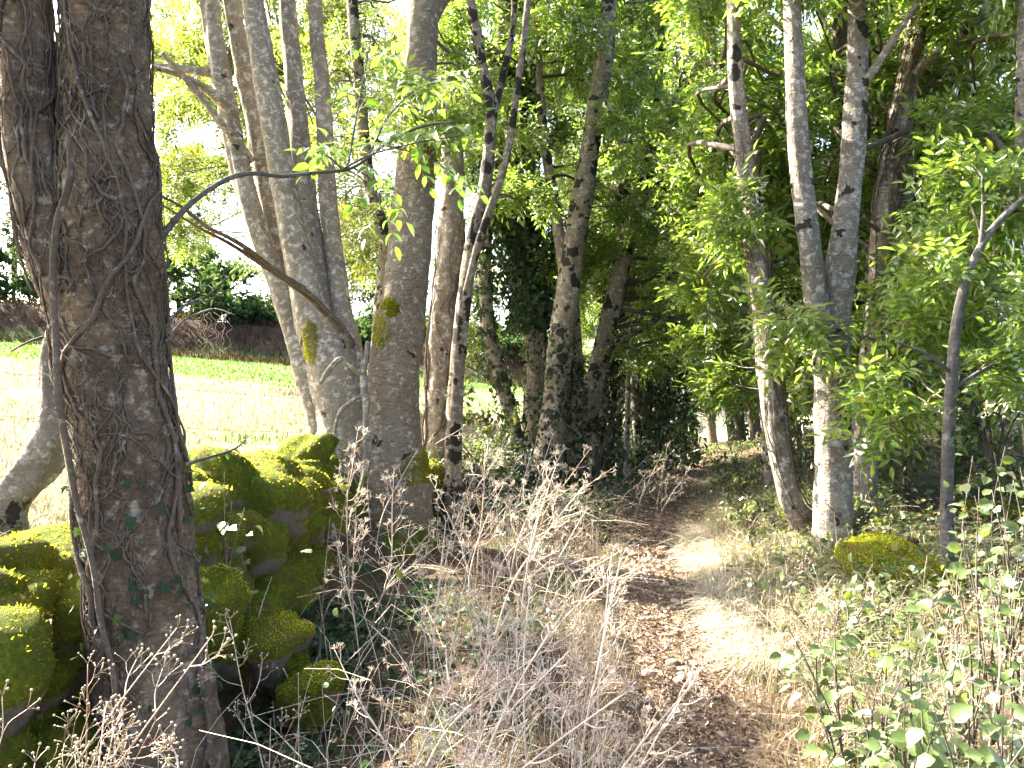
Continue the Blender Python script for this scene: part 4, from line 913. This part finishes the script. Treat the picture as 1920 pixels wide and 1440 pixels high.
# ground ivy and low herbs
def s_ivyL(n, r):
    y = 2.0 + 7 * r.uniform(size=n) ** 1.3; return path_x(y) - r.uniform(.7, 3.2, n), y
p = ground_scatter(24000, s_ivyL, rg); p = p[in_view(p)]; p = p[fbm(p[:, 0], p[:, 1], 1.8, 61) > -.05]
u = path_x(p[:, 1]) - p[:, 0]; p = p[(u < bank_u(p[:, 1]) - .1) & ((u > 1.7) | (rg.uniform(size=len(u)) < .25))]
p[:, 2] += rg.uniform(.0, .10, len(p)); a = rg.uniform(0, 6.28, len(p)); dd = np.stack([np.cos(a), np.sin(a), -.2 + .25 * rg.normal(size=len(p))], 1)
stuff('ground_ivy', scatter(IVY[:1] + IVY_LO, p, dd, norm(rg.normal(size=p.shape) * .5 + [0, -.25, 1]), rg.uniform(.6, 1.3, len(p)), rg), M_IVY, 'dark ivy creeping over the ground below the wall', 'ivy')
def s_herbR(n, r):
    y = 2.2 + 11 * r.uniform(size=n) ** 1.4; return path_x(y) + .55 + np.abs(r.normal(.2, .95, n)), y
p = ground_scatter(26000, s_herbR, rg); p = p[in_view(p, 420)]; p = p[fbm(p[:, 0], p[:, 1], 1.5, 63) > -.15]
v = p[:, 0] - path_x(p[:, 1]); p[:, 2] += rg.uniform(.02, 1, len(p)) ** 1.5 * np.clip(.12 + .22 * (v - .5), .08, .30); a = rg.uniform(0, 6.28, len(p)); dd = np.stack([np.cos(a), np.sin(a), -.1 + .4 * rg.normal(size=len(p))], 1)
stuff('low_herbs', scatter(SIMPLE[:1] + IVY_LO + IVY[:1], p, dd, norm(rg.normal(size=p.shape) * .5 + [0, -.2, 1]), rg.uniform(.45, .95, len(p)), rg), M_SHRUB, 'low leafy herbs and brambles covering the right verge', 'undergrowth')
def s_bank(n, r):
    y = 8.5 + 10 * r.uniform(size=n) ** 1.3; return path_x(y) - r.uniform(.5, 2.6, n), y
p = ground_scatter(12000, s_bank, rg); p[:, 2] += rg.uniform(0, 1, len(p)) ** 1.6 * .3; a = rg.uniform(0, 6.28, len(p)); dd = np.stack([np.cos(a), np.sin(a), .3 * rg.normal(size=len(p))], 1)
stuff('bank_undergrowth', scatter(IVY_LO + SIMPLE, p, dd, norm(rg.normal(size=p.shape) * .5 + [0, -.2, 1]), rg.uniform(.6, 1.3, len(p)), rg), M_IVY, 'dark ivy undergrowth covering the bank under the middle trunks', 'undergrowth')
# fine tangle of dead stems
def tangle(n, fx, r, Lr=(.25, .8), rad=(.0008, .0022)):
    p = ground_scatter(n, fx, r); p = p[in_view(p)]; out = []
    for q in p:
        a = r.uniform(0, 6.28); L = r.uniform(*Lr); ln = abs(r.normal(.5, .5)); h = np.array([math.cos(a), math.sin(a), 0])
        m = q + (h * ln * .5 + [0, 0, .5]) * L * .6 + r.normal(size=3) * .03; e = m + (h * ln + [0, 0, .5 - .55 * ln]) * L * .5 + r.normal(size=3) * .04
        e[2] = max(e[2], q[2] + .02); k = r.uniform(*rad); out.append(tube(np.array([[*q, k], [*m, k * .8], [*e, k * .4]]), 3, 5))
    return join(out)
def s_tL(n, r):
    y = 2.0 + 8.5 * r.uniform(size=n) ** 1.2; return path_x(y) - .45 - np.abs(r.normal(.2, .75, n)), y
def s_tR(n, r):
    y = 2.4 + 8 * r.uniform(size=n) ** 1.2; return path_x(y) + .5 + np.abs(r.normal(.2, .7, n)), y
stuff('dead_stem_tangle', tangle(900, s_tL, rg), M_STALKR, 'tangle of thin brown dead stems filling the left verge', 'dead stems')
stuff('dead_stem_tangle', tangle(700, s_tL, rg, (.5, 1.2), (.0012, .0028)), M_STALK, 'arching tan dead canes and stems tangled between wall and path', 'dead stems')
stuff('dead_stem_tangle', tangle(1300, s_tR, rg), M_STALK, 'tangle of thin pale dead stems through the right verge herbs', 'dead stems')

# pebbles on the path
PEB = [make_mesh('stone', *rock((1, .75, .5), 500 + k, 2, .4, .12), False, [M_PEB]) for k in range(6)]
for k in range(240):
    y = 2.4 + 9 * rg.uniform() ** 1.3; x = float(path_x(y)) + rg.normal() * .22; o = link('stone', PEB[k % 6], path)
    sz = rg.uniform(.012, .048); o.location = (x, y, float(path_z(x, y, x - path_x(y))) + .004); o.scale = (sz, sz, sz); o.rotation_euler = (0, 0, rg.uniform(0, 6.28))

# ------------------------------------------------------------------ dry umbel plants
def umbel(p, d, r, rays=7, L=.03, heads=0.0025):
    out = []
    d = norm(d); s = norm(np.cross(d, r.normal(size=3))); t_ = np.cross(d, s)
    for k in range(rays):
        a = 6.28 * k / rays + r.uniform(-.3, .3); q = r.uniform(.4, .95)
        e = p + (d * math.cos(q) + (s * math.cos(a) + t_ * math.sin(a)) * math.sin(q)) * L * r.uniform(.7, 1.2)
        out.append(tube(np.array([[*p, .0014], [*((p + e) / 2 + d * .003), .0011], [*e, .0009]]), 3, 3))
        V, T = ICO[1]; out.append((V * heads * r.uniform(.7, 1.3) + e, T))
    return join(out)
def dry_plant(name, label, seed, h, lean, nbr, kind, group):
    r = np.random.default_rng(seed); b = thing(name, label, 'dry plant', (0, 0, 0), group)
    smat = M_STALK if kind != 'bud' else M_STALKR if seed % 2 else M_STALK
    k0 = .0054 if kind == 'umbel' else .0036
    pts = np.array([[0, 0, -.03, k0], [lean * .15 * h, 0, .35 * h, k0 * .9], [lean * .45 * h, .03 * r.normal(), .68 * h, k0 * .7], [lean * .8 * h, .04 * r.normal(), h, k0 * .4]])
    tb = Tube(pts, 6, 24, .08, seed); part('stem', tb.mesh(), smat, b)
    heads = [(tb.C[-1], tb.C[-1] - tb.C[-3])]; side = 0
    for k in range(nbr):
        i = int(np.interp(k, [0, nbr - 1], [8 if kind == 'umbel' else 10, 21])); a = side + r.uniform(-.5, .5); side += 2.4
        p = tb.C[i]; tg = norm(tb.C[i + 1] - tb.C[i]); n1 = norm(np.cross(tg, [math.cos(a), math.sin(a), .1])); L = (.34 - .011 * i) * h * r.uniform(.7, 1.1)
        e = p + (tg * .78 + n1 * .62) * L; m = p + (tg * .6 + n1 * .75) * L * .5
        bt = Tube(np.array([[*p, k0 * .55], [*m, k0 * .42], [*e, k0 * .28]]), 5, 10, .06, k); part('side_shoot', bt.mesh(), smat, b); heads.append((e, e - m))
        for q in range(2):
            j = int(r.integers(4, 8)); p2 = bt.C[j]; n2 = norm(np.cross(e - p, r.normal(size=3))); e2 = p2 + (norm(e - p) * .8 + n2 * .6) * L * r.uniform(.3, .5)
            part('side_shoot', tube(np.array([[*p2, k0 * .35], [*((p2 + e2) / 2 + .006 * r.normal(size=3)), k0 * .28], [*e2, k0 * .2]]), 4, 6), smat, b); heads.append((e2, e2 - p2))
    for p, d in heads:
        if kind == 'umbel': m = umbel(p, d, r, int(r.integers(5, 9)), .035 * h / .9)
        else: m = umbel(p, d, r, int(r.integers(2, 5)), .045, .0044)
        part('seed_head', m, M_HEAD if kind == 'bud' else M_STALK, b)
    return b
def copy_tree(o, parent=None):
    c = o.copy(); COL.objects.link(c); c.parent = parent
    for ch in o.children: copy_tree(ch, c)
    return c
def put(o, px, py, d, rz, s=1.0, label=None):
    """py is where the plant's middle shows; it stands on the ground below"""
    x = (px - 960) / F * d; o.location = (x, d, gz(x, d)); o.rotation_euler = (rg.normal() * .12, rg.normal() * .14, rz); o.scale = (s, s, s)
    if label: o['label'] = label
UMB = [(dry_plant('dry_umbel_plant', 'x', 700 + k, h, ln, nb, 'umbel', 'dry umbel stems on the left verge')) for k, (h, ln, nb) in enumerate([(.95, .45, 7), (.8, .8, 7), (1.05, .25, 8), (.75, 1.15, 6), (.9, .65, 9)])]
# px of the foot, depth, heading, size, label
spots = []
LA = 'pale dry umbel stems crowding the left verge beside the footpath'
LB = 'tall pale dry umbel stems at the dark foot of the bank below the ash trunks'
LC = 'pale dry umbel stem in shade where the path bends at the ivy thicket'
for k in range(36): spots.append((rg.uniform(600, 1140), rg.uniform(2.2, 4.6), rg.choice([rg.uniform(-.7, .7), rg.uniform(-3.14, 3.14)]), rg.uniform(.45, .95), LA))
for k in range(32): spots.append((rg.uniform(600, 1080), rg.uniform(4.4, 8.2), rg.choice([rg.uniform(-.7, .7), rg.uniform(-3.14, 3.14)]), rg.uniform(.75, 1.15), LB))
for k in range(6): spots.append((rg.uniform(1090, 1240), rg.uniform(9, 12), rg.uniform(-.9, .9), rg.uniform(.7, 1.0), LC))
used = set()
for i, (px, d, rz, s, lab) in enumerate(spots):
    q = i % 5; o = UMB[q] if q not in used else copy_tree(UMB[q]); used.add(q); put(o, px, 0, d, rz, s, lab)
    look = ['upright', 'leaning', 'tall straight', 'strongly bowed', 'many-branched'][q]
    o['label'] = {LA: 'pale %s dry umbel stalk crowding the left verge beside the footpath', LB: '%s dry umbel stalk at the dark foot of the bank below the ash trunks', LC: '%s dry umbel stalk in shade where the path bends at the ivy thicket'}[lab] % look
    o['group'] = {LA: 'dry umbel stems on the left verge', LB: 'dry umbel stems under the ash trunks', LC: 'dry umbel stems at the path bend'}[lab]
BUD = [dry_plant('dry_bud_plant', 'x', 750 + k, h, ln, nb, 'bud', 'bud-headed dry stems before the twin trunk') for k, (h, ln, nb) in enumerate([(.95, .55, 5), (.8, .3, 5), (1.1, -.1, 6)])]
bl = 'dry stems with round bud-like seed heads in front of the vine-wrapped trunk'
bl2 = 'dry pale stalk rising from the leafy shrub at the right of the path'
used = set()
for i, (px, d, rz, s) in enumerate([(190, 2.1, .2, .86), (60, 2.2, .5, 1.0), (110, 2.3, -.3, 1.05), (20, 2.4, .4, 1.1), (240, 2.2, 0, .72), (320, 2.4, .3, .75), (-20, 2.5, .2, 1.05), (150, 2.6, 2.6, 1.0), (380, 2.6, .4, .7), (90, 2.0, 1.6, .85), (450, 2.9, .1, .75), (520, 3.2, 1, .8)]):
    q = i % 3; o = BUD[q] if q not in used else copy_tree(BUD[q]); used.add(q); put(o, px, 0, d, rz, s, bl); o['group'] = 'bud-headed dry stems before the twin trunk'
for i, (px, d, rz, s) in enumerate([(1840, 2.6, 1.2, .95), (1700, 3.1, 2.2, .9), (1800, 2.9, .4, .8), (1640, 3.4, -2.6, .8), (1560, 3.7, 2.8, .7)]):
    o = copy_tree(BUD[i % 3]); put(o, px, 0, d, rz, s, bl2); o['group'] = 'dry stalks in the right shrub'

# ------------------------------------------------------------------ broad-leaved shrub at the right
HZ = []
for q in range(5):
    n = 8; V, T = [], []
    xs = np.array([0, .1, .25, .42, .6, .76, .9, 1.0]); wv = np.array([.02, .20, .33, .38, .34, .24, .10, 0]) * (.92 + .06 * q)
    for i in range(n):
        for sd_ in (-1, 0, 1):
            V.append((xs[i], sd_ * wv[i] * (1 + .10 * math.sin(i * 3.1 + q + sd_)), .42 * abs(sd_) * wv[i] * (1 if q % 2 else .55) - (.10 + .07 * q) * xs[i] ** 2 + .02 * math.sin(i * 1.7 + sd_)))
    for i in range(n - 1):
        for j in (0, 1):
            a = i * 3 + j; T += [(a, a + 4, a + 1), (a, a + 3, a + 4)]
    HZ.append(make_mesh('leaf', np.array(V), np.array(T), True, [M_HAZEL]))
def leafy_shrub(name, label, px, d, h, nst, seed, nleaf, spread=.5, smin=.034, smax=.072, lean=(0, 0)):
    r = np.random.default_rng(seed); q = P(px, 740, d); q[2] = gz(q[0], q[1]); b = thing(name, label, 'shrub', q); cnt = 0
    for k in range(nst):
        a = r.uniform(0, 6.28); l = r.uniform(.2, 1) * spread; hh = h * r.uniform(.55, 1.1)
        b0 = q + [.12 * math.cos(a), .12 * math.sin(a), -.03]; e = q + [math.cos(a) * l + lean[0], math.sin(a) * l + lean[1], hh]; m = (b0 + e) / 2 + [0, 0, .16 * hh] + .04 * r.normal(size=3)
        pts = np.array([[*b0, .005], [*m, .0035], [*e, .0015]]); part('stem', tube(pts, 5, 14), B_TWIG, b)
        S = resample(pts, 24)[:, :3]; tg = norm(np.gradient(S, axis=0))
        nl = int(round(nleaf / nst))
        for j in range(nl):
            if cnt >= 298: break
            i = int(np.clip(4 + 20 * (j + r.uniform(0, 1)) / nl, 0, 23)); sd_ = 1 if j % 2 else -1
            az = r.uniform(0, 6.28); out = norm(np.cross(tg[i], [math.cos(az), math.sin(az), .2])); pl = r.uniform(.01, .09)
            p0 = S[i] + out * pl + [0, 0, -.1 * pl]
            dd = norm(out + tg[i] * .4 + np.array([0, 0, -.35]) + .25 * r.normal(size=3)); up = norm(np.array([-.25, -.15, 1.0]) + .45 * r.normal(size=3))
            leaf_obj(HZ[int(r.integers(5))], p0, dd, up, r.uniform(smin, smax), b); cnt += 1
    return b
leafy_shrub('broadleaf_shrub', 'round-leaved sunlit shrub spilling over the path edge', 1640, 3.1, .62, 22, 3001, 296, .42)
leafy_shrub('broadleaf_shrub', 'tallest round-leaved shrub in front of the mossy boulder and sapling', 1890, 3.1, .95, 22, 3002, 296, .36)
leafy_shrub('broadleaf_shrub', 'low round-leaved shrub nearest the shrub with dry stalks, mottled with yellow', 1800, 2.55, .62, 20, 3003, 280, .38)
leafy_shrub('broadleaf_shrub', 'round-leaved shrub thinning out toward the stout forked trunk', 1580, 4.6, .34, 16, 3004, 160, .5, .04, .065)
leafy_shrub('broadleaf_shrub', 'round-leaved shrub at the thicket edge behind the tallest one', 1905, 4.0, .9, 18, 3005, 220, .45)
leafy_shrub('wall_seedling', 'green-leaved seedling hanging from the mossy wall beside the vine-wrapped trunk', 400, 4.3, 1.0, 5, 3006, 34, .22, .05, .08)
leafy_shrub('wall_seedling', 'tiny sunlit seedling at the foot of the moss-capped small boulder', 590, 3.6, .32, 6, 3007, 30, .22, .025, .04)
leafy_shrub('bank_seedling', 'seedling with a few large pale-green leaves among the dry umbel stems', 620, 4.4, .95, 4, 3008, 9, .55, .05, .07, (.25, 0))
